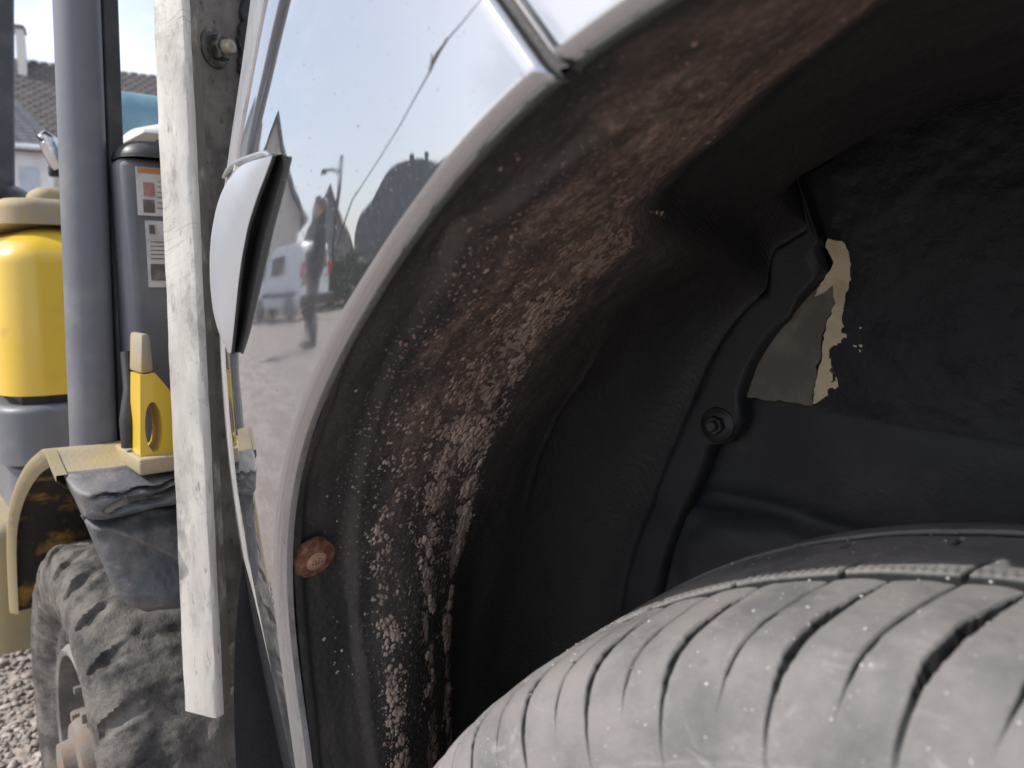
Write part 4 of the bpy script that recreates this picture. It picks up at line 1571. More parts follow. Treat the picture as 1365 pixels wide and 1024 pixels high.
# white stripe decal along the corner and a scuffed seam
box('bonnet_seam', (XB - 0.6, q0.y - 0.0025, zb + 0.11), (XB - 0.06, q0.y + 0.002, zb + 0.115), M['black_plastic'], bon)
sk = rounded_shell('bumper_skirt', XB + 0.010, -1.05, q0.y - 0.008, 0.60, lo(6, 625, 0, XB).z, zb - 0.012, 0.05, 0.010, M['grey_frame'], fork)
box('skirt_gap', (-1.0, q0.y + 0.02, zb - 0.02), (XB - 0.015, 0.58, zb + 0.006), M['black_plastic'], fork)
s0 = lo(6, 625, 0, XB).z
rounded_shell('lower_skirt', XB - 0.004, -1.05, q0.y + 0.004, 0.60, 0.30, s0 - 0.006, 0.05, 0.008, M['grey_frame'], fork)
p = lo(-30, 880, 1, 0.0)
side = rounded_shell('side_panel', -0.275, -1.25, -0.045, 0.5, lo(10, 872, 0, -0.275).z, lo(8, 700, 0, -0.275).z, 0.03, 0.02, M['yellow_side'], fork)
rounded_shell('chassis', 0.05, -1.2, 0.235, 0.9, 0.14, 0.42, 0.01, 0.01, M['dark_frame'], fork)

# ---- console between post and car, its cap, tank and bracket
XC = XL - 0.06
c0 = lo(163, 595, 0, XC); c1 = lo(163, 205, 0, XC)
con = rounded_shell('console', XC, XC - 0.07, lo(163, 300, 0, XC).y, 0.46, zf - 0.0, lo(168, 208, 0, XC).z, 0.012, 0.008, M['grey_frame'], fork)
rounded_shell('console_cap', XC + 0.010, XC - 0.08, lo(161, 200, 0, XC).y, 0.46, lo(165, 204, 0, XC).z, lo(165, 183, 0, XC).z, 0.02, 0.016, M['dark_frame'], con)
# side recess groove at the console edge
# stickers
def decal(name, px0, py0, px1, py1, mat, lift, parent):
    a = lo(px0, py0, 0, XC); b = lo(px1, py1, 0, XC)
    return box(name, (XC - 0.001, min(a.y, b.y), min(a.z, b.z)), (XC + lift, max(a.y, b.y), max(a.z, b.z)), mat, parent)


d1 = decal('warning_label', 180, 222, 240, 290, M['sticker'], 0.0012, con)
decal('label_header', 182, 223, 238, 235, M['sticker_orange'], 0.0018, d1)
decal('label_pictogram', 190, 243, 206, 262, M['print_red'], 0.0018, d1)
decal('label_pictogram', 190, 266, 206, 284, M['print_dark'], 0.0018, d1)
for k in range(6):
    decal('print_line', 209, 242 + k * 7, 236, 244.5 + k * 7, M['print_dark'], 0.0018, d1)
d2 = decal('notice_label', 193, 294, 240, 383, M['sticker'], 0.0012, con)
decal('label_pictogram', 198, 300, 206, 312, M['print_dark'], 0.0018, d2)
for k in range(5):
    decal('print_line', 200, 322 + k * 5.5, 236, 324 + k * 5.5, M['print_dark'], 0.0018, d2)
decal('label_pictogram', 200, 352, 222, 374, M['print_dark'], 0.0018, d2)

# blue tank on the console and the white cover before it
zt0 = lo(180, 186, 0, -0.46)
bl = lo(150, 150, 0, -0.46); bt_ = lo(180, 114, 0, -0.46)
bx0 = rounded_shell('blue_seat_back', -0.46, -0.66, bl.y - 0.03, bl.y + 0.34, zt0.z - 0.02, bt_.z, 0.05, 0.055, M['blue_tank'], fork)
box('seat_pedestal', (-0.64, bl.y + 0.02, zt + 0.02), (-0.48, bl.y + 0.30, zt0.z), M['dark_frame'], bx0, 0.01)
wl = lo(173, 175, 0, -0.36)
wc = []
for k in range(9):
    t = k / 8
    wc.append([Vector((-0.36 - 0.07 * math.sin(a), wl.y + 0.28 * t, lo(175, 186, 0, -0.36).z + (0.012 + 0.030 * math.sin(min(t * 3.2, 1.57))) * math.cos(a))) for a in [math.pi * (i / 12 - 0.5) for i in range(13)]])
wco = from_bm('white_cover', bm_loops(wc), M['white_plastic'], fork, 50)
box('cover_base', (-0.40, wl.y + 0.03, zt + 0.0), (-0.33, wl.y + 0.26, lo(175, 186, 0, -0.36).z + 0.004), M['dark_frame'], wco, 0.008)

# yellow lifting lug with an eye
out = [(186, 445), (199, 447), (203, 497), (210, 512), (222, 522), (232, 545), (235, 612), (216, 612), (186, 606)]
O = [lo(a, b, 0, XL) for a, b in out]
def ring_plate(name, outline, centre, rx, rz, thick, mat, parent):
    bm = bmesh.new()
    n = 40
    # sample outline by angle about the centre
    c = Vector(centre)
    pts = []
    for i, p in enumerate(outline):
        q = outline[(i + 1) % len(outline)]
        for k in range(6):
            pts.append(p.lerp(q, k / 6))
    pts.sort(key=lambda v: math.atan2(v.z - c.z, v.y - c.y))
    m = len(pts)
    rows = []
    for dx in (0, -thick):
        o = [bm.verts.new((p.x + dx, p.y, p.z)) for p in pts]
        h = []
        for p in pts:
            t = math.atan2((p.z - c.z) / rz, (p.y - c.y) / rx)
            h.append(bm.verts.new((p.x + dx, c.y + rx * math.cos(t), c.z + rz * math.sin(t))))
        rows.append((o, h))
    for i in range(m):
        j = (i + 1) % m
        (o, h), (o2, h2) = rows
        bm.faces.new((o[i], o[j], h[j], h[i])); bm.faces.new((o2[j], o2[i], h2[i], h2[j]))
        bm.faces.new((o[j], o[i], o2[i], o2[j])); bm.faces.new((h[i], h[j], h2[j], h2[i]))
    bmesh.ops.recalc_face_normals(bm, faces=bm.faces)
    return from_bm(name, bm, mat, parent, 35)


Ocut = O[3:]
base = [lo(a, b, 0, XL) for a, b in ((187, 500), (206, 497), (216, 508), (226, 520), (235, 545), (239, 612), (187, 608))]
cc = lo(205, 570, 0, XL)
lug = ring_plate('lifting_lug', base, cc, 0.0068, 0.0215, 0.03, M['yellow'], fork)
stem = [lo(a, b, 0, XL) for a, b in ((187, 499), (206, 496), (201, 446), (188, 444))]
prism('lug_stem', stem, (-0.035, 0, 0), M['yellow_dusty'], lug, 0.003)
box('lug_foot', (XL - 0.08, lo(180, 600, 0, XL).y, zf - 0.01), (XL + 0.01, 0.20, zf + 0.004), M['yellow_dusty'], lug, 0.002)
tube('console_cable', [lo(170, 470, 0, XC + 0.01), lo(174, 520, 0, XC + 0.02), lo(169, 560, 0, XC + 0.03), lo(172, 596, 0, XC + 0.03)], 0.006, M['black_plastic'], fork)

# side mirror bar of scuffed chrome
mp = [lo(a, b, 0, -0.72) for a, b in ((55, 186), (58, 183), (64, 188), (70, 202), (78, 217), (82, 224))]
mir = tube('grab_handle', mp, [0.010, 0.013, 0.015, 0.016, 0.016, 0.014], M['chrome'], fork, 14)
box('handle_clamp', tuple(lo(64, 236, 0, -0.74)), tuple(lo(88, 220, 0, -0.72)), M['black_plastic'], mir, 0.004)
# rear wheel, counterweight and forks so that the machine is whole out of the picture
rounded_shell('counterweight', -1.02, -1.6, -0.02, 0.75, 0.2, 0.80, 0.06, 0.08, M['yellow'], fork)
lathe('rear_tyre', [(0.09, 0.02), (0.2, 0.0), (0.228, 0.012), (0.232, 0.06), (0.232, 0.14), (0.228, 0.19), (0.2, 0.2), (0.09, 0.18), (0.0, 0.18)], (-1.28, -0.03, 0.23), (0, 1, 0), M['lug'], fork, 48)

# ================================================================== ALUMINIUM ANGLE
EB, ET = dep(290, 958, 0.640), dep(243, 0, 0.640)
pyaw = R(-70.0)
n1 = Vector((0.35, -0.937, 0)).normalized()          # outer face, towards the light
n2 = Vector((0.937, 0.35, 0)).normalized()           # face towards the car
t1, t2 = -n2, -n1
ang = empty('aluminium_post', (EB.x, EB.y, EB.z), label='weathered whitish aluminium angle post with two bolts beside the car nose', cat='metal post')
PO = Vector((EB.x, EB.y, EB.z))
lean = Vector(((ET.x - EB.x) / (ET.z - EB.z), (ET.y - EB.y) / (ET.z - EB.z), 1.0))


def at_post(a, b, z):
    """a along the outer face away from the edge, b along the face to the car, world z; local to the post"""
    if a > 0.02:
        a *= 1.0 + 0.26 * max(0.0, 1.0 - (z - PO.z) / 0.62)
    p = lean * (z - PO.z) + t1 * a + t2 * b
    return p


def wavy(z, k):
    return 0.0002 * math.sin(z * 31 + k) + 0.00015 * math.sin(z * 77 + 2 * k) + 0.0001 * math.sin(z * 190 + k * 3)


def post_strip(name, sec, z0, z1, mat, n=60, amp=1.0, cut=None):
    """closed section (a, b) swept up the post; lower end may follow a cut line"""
    loops = []
    for i in range(n + 1):
        lp = []
        for k, (a, b) in enumerate(sec):
            zz0 = z0 + (cut(a, b) if cut else 0)
            z = zz0 + (z1 - zz0) * i / n
            lp.append(at_post(a + amp * wavy(z, k), b + amp * wavy(z + 3, k), z))
        loops.append(lp)
    return from_bm(name, bm_loops(loops), mat, ang, 35)


ZT = 1.55
post_strip('angle_bar', [(0.0265, 0.0), (0.004, -0.0004), (0.0012, 0.0006), (0.0, 0.003), (0.0, 0.0075), (0.004, 0.0090), (0.0265, 0.0085)], EB.z, ZT, M['alu'], 120, 1.0)
post_strip('bar_return', [(0.0035, 0.0078), (0.0030, 0.0195), (0.0035, 0.0205), (0.010, 0.0205), (0.010, 0.0078)], EB.z + 0.004, ZT, M['plate_dark'], 90, 1.0)
post_strip('backing_plate', [(0.0075, 0.019), (0.0075, 0.120), (0.013, 0.120), (0.013, 0.019)], EB.z + 0.012, ZT, M['plate'], 90, 0.4)


def plate_pt(px, py, lift=0.0):
    """point on the face of the backing plate"""
    d = ray(px, py)
    # plane with normal n2 through a = 0.0075
    o = PO + at_post(0.0075, 0.05, PO.z)
    nn = n2
    # leaning plane: use normal orthogonal to lean and t2
    nn = t2.cross(lean).normalized()
    if nn.dot(n2) < 0: nn = -nn
    t = (o - CAM).dot(nn) / d.dot(nn)
    return CAM + d * t - PO + nn * lift, nn


for (px, py, k) in ((285, 65, 1.0), (315, 872, 0.9)):
    c, nn = plate_pt(px, py)
    dirt = M['bolt'] if py < 500 else M['plate_dark']
    b_ = lathe('bolt', [(0, -0.002), (0.0150 * k, -0.002), (0.0152 * k, 0.001), (0.0136 * k, 0.0028), (0.0130 * k, 0.0030), (0.0118 * k, 0.0032), (0.0, 0.0032)], c, nn, dirt, ang, 40, 30)
    a0 = nn.orthogonal().normalized(); b0 = nn.cross(a0)
    hx = [[c + nn * h + (a0 * math.cos(t) + b0 * math.sin(t)) * rr for t in [j * math.pi / 3 + 0.3 for j in range(6)]] for h, rr in ((0.003, 0.0100 * k), (0.0098, 0.0100 * k), (0.0112, 0.0088 * k))]
    from_bm('nut', bm_loops(hx), dirt, b_, 30)
    lathe('thread_end', [(0.0056 * k, 0.0), (0.0056 * k, 0.0055), (0.0048 * k, 0.0072), (0.0, 0.0078)], c + nn * 0.0108, nn, M['bolt_tip'] if py < 500 else dirt, b_, 24)
# lump of bitumen along the edge next to the car
tp = [(322, -30), (345, -30), (350, 60), (332, 110), (322, 106), (314, 92), (317, 70), (313, 45), (319, 25)]
rgp = random.Random(6)
outl = []
for i, (a, b) in enumerate(tp):
    c_, d_ = tp[(i + 1) % len(tp)]
    for k in range(5):
        outl.append(plate_pt(a + (c_ - a) * k / 5 + rgp.gauss(0, 1.2), b + (d_ - b) * k / 5 + rgp.gauss(0, 1.2), -0.001)[0])
prism('bitumen_smear', outl, n2 * 0.005, M['tar'], ang, 0.001, 1)
# bracket that ties the post to the machine, out of sight behind it
box('bracket', (-0.03, 0.05, 0.28), (0.014, 0.17, 0.32), M['dark_frame'], ang)

# ================================================================== HOUSES BEHIND
def far(px, py, h):
    return dep(px, py, h)


def house_behind():
    D = 24.0
    h = empty('tiled_house', tuple(far(110, 400, D))[:2] + (0,), label='pale house with a brown tiled roof and chimney far behind the forklift', cat='house')
    o = h.location.copy()
    # frame: u across the view, w away from it
    d = ray(110, 400); w = Vector((d.x, d.y, 0)).normalized(); u = Vector((w.y, -w.x, 0))

    def pt(px, py, extra=0.0):
        q = ray(px, py); k = (D + extra) / (q.x * w.x + q.y * w.y)
        return CAM + q * k - o
    zr = pt(110, 90, 2.5).z; ze = pt(110, 196).z
    a = -6.5; b = 9.0
    def P(uu, ww, z): return u * uu + w * ww + Vector((0, 0, z))
    wm = worn('cream_render_wall', (0.66, 0.64, 0.6), (0.56, 0.54, 0.5), 0.9, scale=2)
    rm = worn('weathered_roof_tile', (0.135, 0.12, 0.115), (0.10, 0.092, 0.09), 0.85, scale=3, lo=0.4, hi=0.65)
    bm = bm_loops([[P(a, 0.3, 0), P(b, 0.3, 0), P(b, 5, 0), P(a, 5, 0)], [P(a, 0.3, ze), P(b, 0.3, ze), P(b, 5, ze), P(a, 5, ze)]])
    from_bm('wall', bm, wm, h, 20)
    # roof slope as laid tile courses, each course lapping the one below, every tile a raised pan
    nC, nT_ = 26, 64
    verts, faces = [], []
    sl = math.hypot(2.5 + 0.3, zr - ze)
    for c in range(nC):
        for t in range(nT_):
            u0 = a - 0.4 + (b - a + 0.8) * (t + 0.04 + (0.5 if c % 2 else 0)) / nT_; u1 = a - 0.4 + (b - a + 0.8) * (t + 0.96 + (0.5 if c % 2 else 0)) / nT_
            f0, f1 = c / nC, (c + 1.12) / nC
            dz = random.uniform(0, 0.015)
            def S(uu, f, lift): return P(uu, -0.3 + 2.8 * f, ze - 0.1 + (zr - ze + 0.1) * f + lift)
            um = (u0 + u1) / 2
            k = len(verts)
            verts += [S(u0, f0, 0.05 + dz), S(um, f0, 0.075 + dz), S(u1, f0, 0.05 + dz), S(u0, f1, 0.012 + dz), S(um, f1, 0.03 + dz), S(u1, f1, 0.012 + dz), S(u0, f0, 0), S(u1, f0, 0)]
            faces += [(k, k + 1, k + 4, k + 3), (k + 1, k + 2, k + 5, k + 4), (k + 6, k + 7, k + 2, k + 1, k)]
    me = bpy.data.meshes.new('roof_tiles'); me.from_pydata([tuple(v) for v in verts], [], faces)
    rf = link('roof_tiles', me, rm, h); rf['kind'] = 'stuff'
    bm = bm_loops([[P(a - 0.4, -0.3, ze - 0.12), P(a - 0.4, 2.5, zr - 0.03), P(a - 0.4, 5.3, ze - 0.12)], [P(b + 0.4, -0.3, ze - 0.12), P(b + 0.4, 2.5, zr - 0.03), P(b + 0.4, 5.3, ze - 0.12)]])
    from_bm('roof_deck', bm, rm, h, 20)
    # chimney with pot band
    c0, c1 = pt(22, 60, 2.2), pt(34, 60, 2.2)
    cu0, cu1 = c0.dot(u), c1.dot(u)
    ztop = pt(28, 42, 2.2).z
    ch = from_bm('chimney', bm_loops([[P(cu0, 1.9, ze), P(cu1, 1.9, ze), P(cu1, 2.5, ze), P(cu0, 2.5, ze)], [P(cu0, 1.9, ztop), P(cu1, 1.9, ztop), P(cu1, 2.5, ztop), P(cu0, 2.5, ztop)]]), wm, h, 20)
    from_bm('chimney_cap', bm_loops([[P(cu0 - .05, 1.85, ztop), P(cu1 + .05, 1.85, ztop), P(cu1 + .05, 2.55, ztop), P(cu0 - .05, 2.55, ztop)], [P(cu0, 1.9, ztop + 0.1), P(cu1, 1.9, ztop + 0.1), P(cu1, 2.5, ztop + 0.1), P(cu0, 2.5, ztop + 0.1)]]), rm, ch, 20)
    # shuttered window below the eaves
    g = worn('grey_window_shutter', (0.42, 0.47, 0.52), (0.36, 0.4, 0.45), 0.6, scale=4)
    w0, w1 = pt(27, 240), pt(56, 204)
    wd = from_bm('window', bm_loops([[P(w0.dot(u), 0.22, w0.z), P(w1.dot(u), 0.22, w0.z), P(w1.dot(u), 0.22, w1.z), P(w0.dot(u), 0.22, w1.z)], [P(w0.dot(u), 0.298, w0.z), P(w1.dot(u), 0.298, w0.z), P(w1.dot(u), 0.298, w1.z), P(w0.dot(u), 0.298, w1.z)]]), wm, h, 20)
    for k in range(9):
        z0 = w0.z + (w1.z - w0.z) * (k + 0.1) / 9; z1 = w0.z + (w1.z - w0.z) * (k + 0.85) / 9
        from_bm('slat', bm_loops([[P(w0.dot(u) + .05, 0.19, z0), P(w1.dot(u) - .05, 0.19, z0), P(w1.dot(u) - .05, 0.205, z1), P(w0.dot(u) + .05, 0.205, z1)], [P(w0.dot(u) + .05, 0.215, z0), P(w1.dot(u) - .05, 0.215, z0), P(w1.dot(u) - .05, 0.215, z1), P(w0.dot(u) + .05, 0.215, z1)]]), g, wd, 20)
    # lower outbuilding roof before the wall
    h2 = empty('slate_outbuilding', tuple(o + Vector((0, 0, 0))), label='low outbuilding with a dark slate roof before the tiled house', cat='outbuilding')
    sm = worn('dark_slate', (0.085, 0.088, 0.1), (0.12, 0.12, 0.13), 0.6, scale=3)
    za, zb2 = pt(30, 137, -1.0).z, pt(30, 192, -3.2).z
    u0, u1 = pt(8, 150, -1.5).dot(u) - 2.5, pt(80, 192, -3.0).dot(u)
    um = pt(24, 137, -1).dot(u)
    verts, faces = [], []
    for c in range(12):
        for t in range(14):
            f0, f1 = c / 12, (c + 1.15) / 12
            s0, s1 = (t + .03) / 14, (t + .97) / 14
            def S(s, f, l):
                ul = u0; ur = u1 + (um - u1) * f
                return P(ul + (ur - ul) * s, -3.2 + 2.2 * f, zb2 + (za - zb2) * f + l)
            k = len(verts)
            verts += [S(s0, f0, .035), S(s1, f0, .035), S(s1, f1, .008), S(s0, f1, .008), S(s0, f0, 0), S(s1, f0, 0)]
            faces += [(k, k + 1, k + 2, k + 3), (k + 4, k + 5, k + 1, k)]
    me = bpy.data.meshes.new('slates'); me.from_pydata([tuple(v) for v in verts], [], faces)
    so = link('slates', me, sm, h2); so['kind'] = 'stuff'
    from_bm('roof_deck', bm_loops([[P(u0, -3.2, zb2 - .1), P(u1, -3.2, zb2 - .1), P(um, -1.0, za - .03), P(u0, -1.0, za - .03)], [P(u0, -3.2, zb2 - .16), P(u1, -3.2, zb2 - .16), P(um, -1.0, za - .1), P(u0, -1.0, za - .1)]]), sm, h2, 20)
    from_bm('wall', bm_loops([[P(u0, -3.0, 0), P(u1 - .2, -3.0, 0), P(u1 - .2, -1.0, 0), P(u0, -1.0, 0)], [P(u0, -3.0, zb2 - .1), P(u1 - .2, -3.0, zb2 - .1), P(u1 - .2, -1.0, zb2 - .1), P(u0, -1.0, zb2 - .1)]]), worn('white_render', (0.7, 0.7, 0.7), (0.6, 0.6, 0.6), 0.9, scale=2), h2, 20)
    tube('gutter', [P(u0, -3.26, zb2 - .06), P(u1, -3.26, zb2 - .06)], 0.06, M['white_plastic'], h2, 8)
    g0, g1 = pt(27, 255, -3.2), pt(50, 222, -3.2)
    from_bm('garage_door', bm_loops([[P(g0.dot(u), -3.05, 0.0), P(g1.dot(u), -3.05, 0.0), P(g1.dot(u), -3.05, g1.z), P(g0.dot(u), -3.05, g1.z)], [P(g0.dot(u), -3.0, 0.0), P(g1.dot(u), -3.0, 0.0), P(g1.dot(u), -3.0, g1.z), P(g0.dot(u), -3.0, g1.z)]]), g, h2, 20)


house_behind()


# ================================================================== THE YARD'S OTHER SIDE (seen mirrored in the paint)
MO = Vector((-0.29, -0.11, 0.0))


def yard(az, d, z=0.0):
    """place at bearing az (degrees from the outward -Y towards -X) and distance d of the car's flank"""
    a = R(az)
    return MO + Vector((-math.sin(a) * d, -math.cos(a) * d, z))


def gable_house(name, label, az0, az1, d, eave, ridge, wall, roof, depth=8.0, turn=0.0, chim=()):
    a, b = yard(az0, d), yard(az1, d)
    mid = (a + b) / 2
    u = (b - a).normalized(); Wd = (b - a).length
    w = (mid - MO).normalized(); w = Vector((0, 0, 1)).cross(u).normalized() * (1 if Vector((0, 0, 1)).cross(u).dot(w) > 0 else -1)
    h = empty(name, mid, label=label, cat='house')
    def P(x, y, z): return u * x + w * y + Vector((0, 0, z))
    hw = Wd / 2
    sec = [(-hw, 0), (hw, 0), (hw, eave), (0, ridge), (-hw, eave)]
    from_bm('wall', bm_loops([[P(x, 0, z) for x, z in sec], [P(x, depth, z) for x, z in sec]]), wall, h, 20)
    for sgn in (-1, 1):
        k = (ridge - eave) / hw
        o = 0.45
        q = [(0, ridge + 0.05), (sgn * (hw + o), eave - k * o + 0.05), (sgn * (hw + o), eave - k * o + 0.20), (0, ridge + 0.22)]
        from_bm('roof', bm_loops([[P(x, -0.4, z) for x, z in q], [P(x, depth + 0.4, z) for x, z in q]]), roof, h, 20)
    for cx, cz in chim:
        from_bm('chimney', bm_loops([[P(cx - .25, 2.0, eave), P(cx + .25, 2.0, eave), P(cx + .25, 2.6, eave), P(cx - .25, 2.6, eave)], [P(cx - .25, 2.0, cz), P(cx + .25, 2.0, cz), P(cx + .25, 2.6, cz), P(cx - .25, 2.6, cz)]]), wall, h, 20)
    for wx in (-0.45, 0.3):
        for zf in (0.25, 0.62):
            z0 = eave * zf
            f = from_bm('window', bm_loops([[P(wx * hw, -0.05, z0), P(wx * hw + 0.9, -0.05, z0), P(wx * hw + 0.9, -0.05, z0 + 1.0), P(wx * hw, -0.05, z0 + 1.0)], [P(wx * hw, 0.02, z0), P(wx * hw + 0.9, 0.02, z0), P(wx * hw + 0.9, 0.02, z0 + 1.0), P(wx * hw, 0.02, z0 + 1.0)]]), M['white_plastic'], h, 20)
            from_bm('pane', bm_loops([[P(wx * hw + .08, -0.06, z0 + .08), P(wx * hw + 0.82, -0.06, z0 + .08), P(wx * hw + 0.82, -0.06, z0 + .92), P(wx * hw + .08, -0.06, z0 + .92)], [P(wx * hw + .08, -0.052, z0 + .08), P(wx * hw + 0.82, -0.052, z0 + .08), P(wx * hw + 0.82, -0.052, z0 + .92), P(wx * hw + .08, -0.052, z0 + .92)]]), M['glass_lamp'], f, 20)
    return h


cream = worn('cream_house_wall', (0.58, 0.54, 0.48), (0.5, 0.46, 0.41), 0.9, scale=2)
greyw = worn('grey_house_wall', (0.27, 0.27, 0.29), (0.2, 0.2, 0.22), 0.9, scale=2)
slate = worn('blue_grey_slate', (0.11, 0.12, 0.145), (0.16, 0.165, 0.19), 0.7, scale=3)
redt = worn('dull_red_roof_tile', (0.20, 0.125, 0.10), (0.15, 0.1, 0.085), 0.85, scale=3)
gable_house('gabled_house', 'cream gabled house with a slate roof across the yard', 81.6, 99, 24.0, 3.1, 6.1, cream, slate, 9)
gable_house('gabled_house', 'grey gabled house with a dull red roof across the yard', 75.6, 81.0, 42.0, 2.6, 6.0, greyw, redt, 10, chim=((0.9, 5.9),))


def arched_hall():
    a, b = yard(57, 27), yard(75.4, 30)
    mid = (a + b) / 2; u = (b - a).normalized(); hw = (b - a).length / 2
    w = Vector((0, 0, 1)).cross(u).normalized()
    if w.dot(mid - MO) < 0: w = -w
    h = empty('arched_hall', mid, label='dark grey hall with an arched roof and two vents across the yard', cat='hall')
    def P(x, y, z): return u * x + w * y + Vector((0, 0, z))
    sec = [(-hw, 0), (hw, 0)] + [(hw * math.cos(t), 2.6 + 2.6 * math.sin(t)) for t in [math.pi * k / 20 for k in range(21)]]
    from_bm('shell', bm_loops([[P(x, 0, z) for x, z in sec], [P(x, 9, z) for x, z in sec]]), slate, h, 30)
    for cx in (-0.8, 0.6):
        lathe('roof_vent', [(0, 0), (0.16, 0), (0.16, 0.45), (0.24, 0.48), (0.2, 0.6), (0, 0.64)], P(cx, 1.5, 5.0), (0, 0, 1), M['dark_frame'], h, 16)
    from_bm('door', bm_loops([[P(x, -0.08, z) for x, z in ((-2, 0), (2, 0), (2, 2.7), (-2, 2.7))], [P(x, 0.03, z) for x, z in ((-2, 0), (2, 0), (2, 2.7), (-2, 2.7))]]), greyw, h, 20)


arched_hall()


def street_lamp():
    p = yard(77.3, 30)
    r = empty('street_lamp', p, label='slim street lamp on a tall pole across the yard', cat='street lamp')
    side = (yard(79.2, 30) - p)
    tube('pole', [Vector((0, 0, 0)), Vector((0, 0, 5.6))], 0.09, M['dark_frame'], r, 10)
    tube('arm', [Vector((0, 0, 5.0)), side * 0.5 + Vector((0, 0, 5.15)), side + Vector((0, 0, 5.1))], 0.05, M['dark_frame'], r, 8)
    tube('lamp_head', [side * 0.8 + Vector((0, 0, 5.1)), side * 1.2 + Vector((0, 0, 5.12))], 0.11, M['dark_frame'], r, 8)


street_lamp()


def white_van():
    c = yard(82.9, 19.0)
    fw = (yard(88.5, 22.6) - yard(80.0, 20.2)); fw.z = 0; fw.normalize()
    v = empty('white_van', c, math.atan2(fw.y, fw.x), label='white panel van parked across the yard with a red tail light', cat='van')
    wp = worn('white_van_paint', (0.72, 0.73, 0.75), (0.62, 0.63, 0.65), 0.3, scale=4, coat=0.5)
    gl = M['print_dark']
    hw = 0.86
    # x forward; side profile of the body
    prof = [(-1.55, 0.30), (-1.60, 0.55), (-1.58, 1.1), (-1.48, 1.72), (-1.36, 1.84), (0.2, 1.88), (0.55, 1.80), (1.15, 1.12), (1.95, 0.95), (2.1, 0.75), (2.12, 0.32)]
    bm = bm_loops([[Vector((x, -hw, z)) for x, z in prof], [Vector((x, hw, z)) for x, z in prof]])
    bevel(bm, 0.06, 3)
    from_bm('body', bm, wp, v, 40)
    for sy in (-1, 1):
        y = sy * (hw + 0.004)
        for x0, x1, x2, x3 in ((-1.35, -0.55, -0.55, -1.32), (-0.45, 0.35, 0.35, -0.45)):
            from_bm('side_window', bm_loops([[Vector((x0, y, 1.15)), Vector((x1, y, 1.15)), Vector((x2, y, 1.62)), Vector((x3, y, 1.62))], [Vector((x0, y - sy * 0.02, 1.15)), Vector((x1, y - sy * 0.02, 1.15)), Vector((x2, y - sy * 0.02, 1.62)), Vector((x3, y - sy * 0.02, 1.62))]]), gl, v, 20) if x0 > -0.5 else None
        box('rubbing_strip', (-1.3, y - 0.02, 0.62), (1.2, y + 0.02, 0.72), M['black_plastic'], v, 0.005)
        for wx in (-1.0, 1.4):
            w = lathe('wheel', [(0.0, 0.06), (0.17, 0.06), (0.19, 0.09), (0.28, 0.10), (0.31, 0.06), (0.31, -0.09), (0.0, -0.09)], (wx, sy * (hw - 0.07), 0.31), (0, sy, 0), M['tyre'], v, 28)
            lathe('rim', [(0.0, 0.10), (0.06, 0.105), (0.17, 0.075), (0.18, 0.06)], (wx, sy * (hw - 0.07), 0.31), (0, sy, 0), M['steel_rim'], w, 20)
        tl = worn('red_lamp_plastic', (0.5, 0.02, 0.02), (0.4, 0.02, 0.02), 0.25)
        box('tail_light', (-1.63, sy * (hw - 0.03) - 0.05, 1.0), (-1.50, sy * (hw - 0.03) + 0.035, 1.36), tl, v, 0.02)
        box('headlight', (1.95, sy * (hw - 0.25) - 0.15, 0.72), (2.10, sy * (hw - 0.25) + 0.15, 0.92), M['lamp_trim'], v, 0.03)
    box('rear_window', (-1.61, -0.62, 1.2), (-1.53, 0.62, 1.6), gl, v, 0.01)
    box('rear_bumper', (-1.72, -hw + 0.02, 0.34), (-1.5, hw - 0.02, 0.6), M['black_plastic'], v, 0.03)


white_van()


def hedge():
    lf = worn('dark_hedge_leaf', (0.045, 0.08, 0.045), (0.07, 0.11, 0.05), 0.7, scale=3)
    a, b = yard(60, 23), yard(79.5, 25)
    rg = random.Random(2)
    verts, faces = [], []
    for i in range(9000):
        t = rg.random()
        p = a.lerp(b, t)
        top = 1.45 + 0.25 * math.sin(t * 17) + 0.15 * math.sin(t * 41)
        p += Vector((rg.gauss(0, 0.25), rg.gauss(0, 0.25), rg.random() ** 0.8 * top))
        s = rg.uniform(0.05, 0.11)
        d1 = Vector((rg.gauss(0, 1), rg.gauss(0, 1), rg.gauss(0, 1))).normalized() * s
        d2 = d1.orthogonal().normalized() * s * 0.6
        k = len(verts)
        verts += [p - d1, p + d2, p + d1, p - d2]
        faces.append((k, k + 1, k + 2, k + 3))
    me = bpy.data.meshes.new('hedge'); me.from_pydata([tuple(v) for v in verts], [], faces)
    tag(link('hedge', me, lf), 'long dark green clipped hedge across the yard', 'hedge')


hedge()


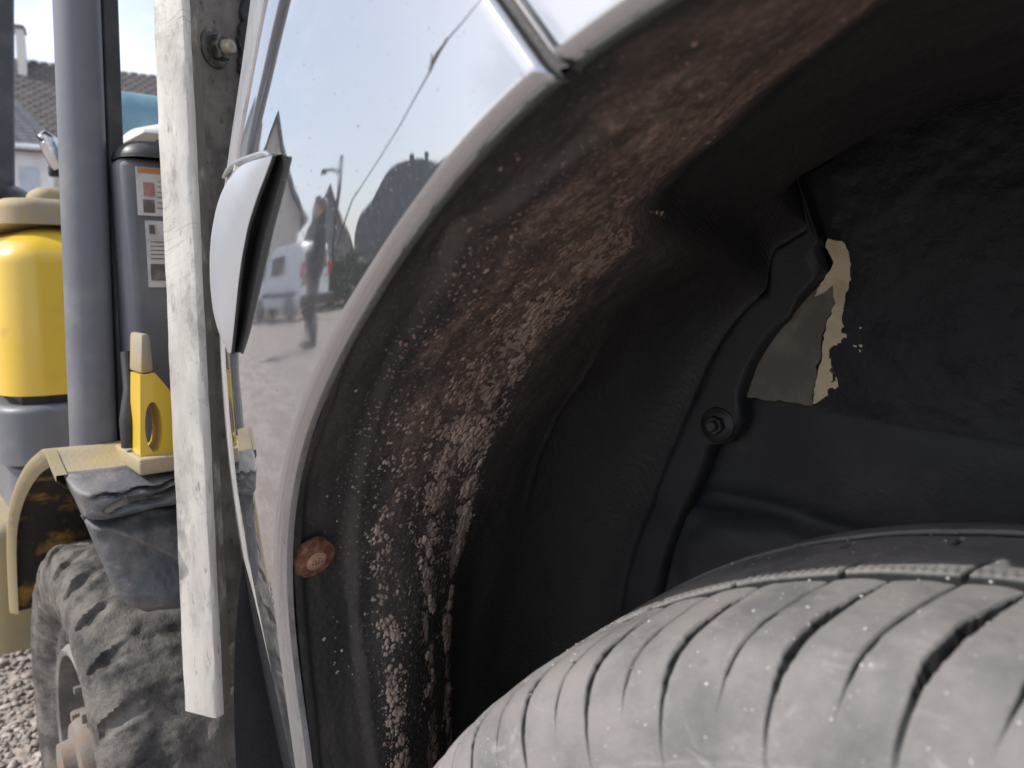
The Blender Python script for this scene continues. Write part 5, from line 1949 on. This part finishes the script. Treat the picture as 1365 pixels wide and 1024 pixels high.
def person():
    p = yard(78.8, 8.6)
    r = empty('person', p, math.atan2((MO - p).y, (MO - p).x) + R(80), label='person in dark trousers and jacket standing out on the gravel yard', cat='person')
    V = {'pelvis': (0, 0, .86), 'waist': (0, 0, 1.02), 'chest': (0.01, 0, 1.25), 'neck': (0.0, 0, 1.45), 'headb': (0.015, 0, 1.53), 'headt': (0.02, 0, 1.68)}
    R_ = {'pelvis': (.15, .11), 'waist': (.135, .10), 'chest': (.165, .115), 'neck': (.06, .06), 'headb': (.085, .09), 'headt': (.075, .085)}
    E = [('pelvis', 'waist'), ('waist', 'chest'), ('chest', 'neck'), ('neck', 'headb'), ('headb', 'headt')]
    for sg, n in ((1, 'l'), (-1, 'r')):
        for nm, co, rd in (('hip', (0, sg * .09, .82), .085), ('knee', (0.02, sg * .13, .46), .055), ('ankle', (-0.01, sg * .16, .09), .042), ('toe', (0.15, sg * .18, .04), .036),
                           ('sho', (0, sg * .19, 1.40), .06), ('elb', (-0.02, sg * .25, 1.13), .045), ('wri', (0.10, sg * .24, .90), .032), ('hand', (0.15, sg * .235, .83), .03)):
            V[nm + n] = co; R_[nm + n] = (rd, rd)
        E += [('pelvis', 'hip' + n), ('hip' + n, 'knee' + n), ('knee' + n, 'ankle' + n), ('ankle' + n, 'toe' + n), ('chest', 'sho' + n), ('sho' + n, 'elb' + n), ('elb' + n, 'wri' + n), ('wri' + n, 'hand' + n)]
    names = list(V)
    me = bpy.data.meshes.new('body')
    me.from_pydata([V[n] for n in names], [(names.index(a), names.index(b)) for a, b in E], [])
    o = link('body', me, worn('dark_clothing', (0.045, 0.048, 0.06), (0.07, 0.07, 0.085), 0.85, scale=10), r)
    md = o.modifiers.new('skin', 'SKIN'); md.use_smooth_shade = True
    sv = me.skin_vertices[0].data
    for i, n in enumerate(names):
        sv[i].radius = R_[n]; sv[i].use_root = (n == 'pelvis')
    ss = o.modifiers.new('sub', 'SUBSURF'); ss.levels = 2; ss.render_levels = 2
    skin = worn('skin', (0.45, 0.29, 0.22), (0.42, 0.27, 0.2), 0.6)
    bm = bmesh.new(); bmesh.ops.create_uvsphere(bm, u_segments=24, v_segments=16, radius=1, matrix=Matrix.Translation((0.035, 0, 1.60)) @ Matrix.Diagonal((.088, .074, .115, 1)))
    f = from_bm('face', bm, skin, r, 180)
    bm = bmesh.new(); bmesh.ops.create_uvsphere(bm, u_segments=24, v_segments=16, radius=1, matrix=Matrix.Translation((0.012, 0, 1.635)) @ Matrix.Diagonal((.096, .086, .108, 1)))
    from_bm('hair', bm, M['print_dark'], r, 180)
    bm = bmesh.new(); bmesh.ops.create_uvsphere(bm, u_segments=10, v_segments=8, radius=1, matrix=Matrix.Translation((0.125, 0, 1.59)) @ Matrix.Diagonal((.018, .012, .022, 1)))
    from_bm('nose', bm, skin, f, 180)
    for sg in (1, -1):
        bm = bmesh.new(); bmesh.ops.create_uvsphere(bm, u_segments=10, v_segments=8, radius=1, matrix=Matrix.Translation((0.112, sg * .03, 1.615)) @ Matrix.Diagonal((.01, .013, .009, 1)))
        from_bm('eye', bm, M['print_dark'], f, 180)
        hd = empty('hand', (0, 0, 0)); hd.parent = r
        for k in range(4):
            b0 = Vector((0.155 + 0.004 * k, sg * (.235), .825 - 0.0)) + Vector((0.012 * (k - 1.5), 0, 0))
            tube('finger', [b0, b0 + Vector((0.008, 0, -.035)), b0 + Vector((0.004, -sg * .008, -.065 + 0.006 * abs(k - 1.5)))], [.009, .008, .006], skin, hd, 8)
        b0 = Vector((0.175, sg * .225, .85))
        tube('thumb', [b0, b0 + Vector((0.022, -sg * .006, -.022)), b0 + Vector((0.026, -sg * .01, -.048))], [.010, .009, .007], skin, hd, 8)


person()
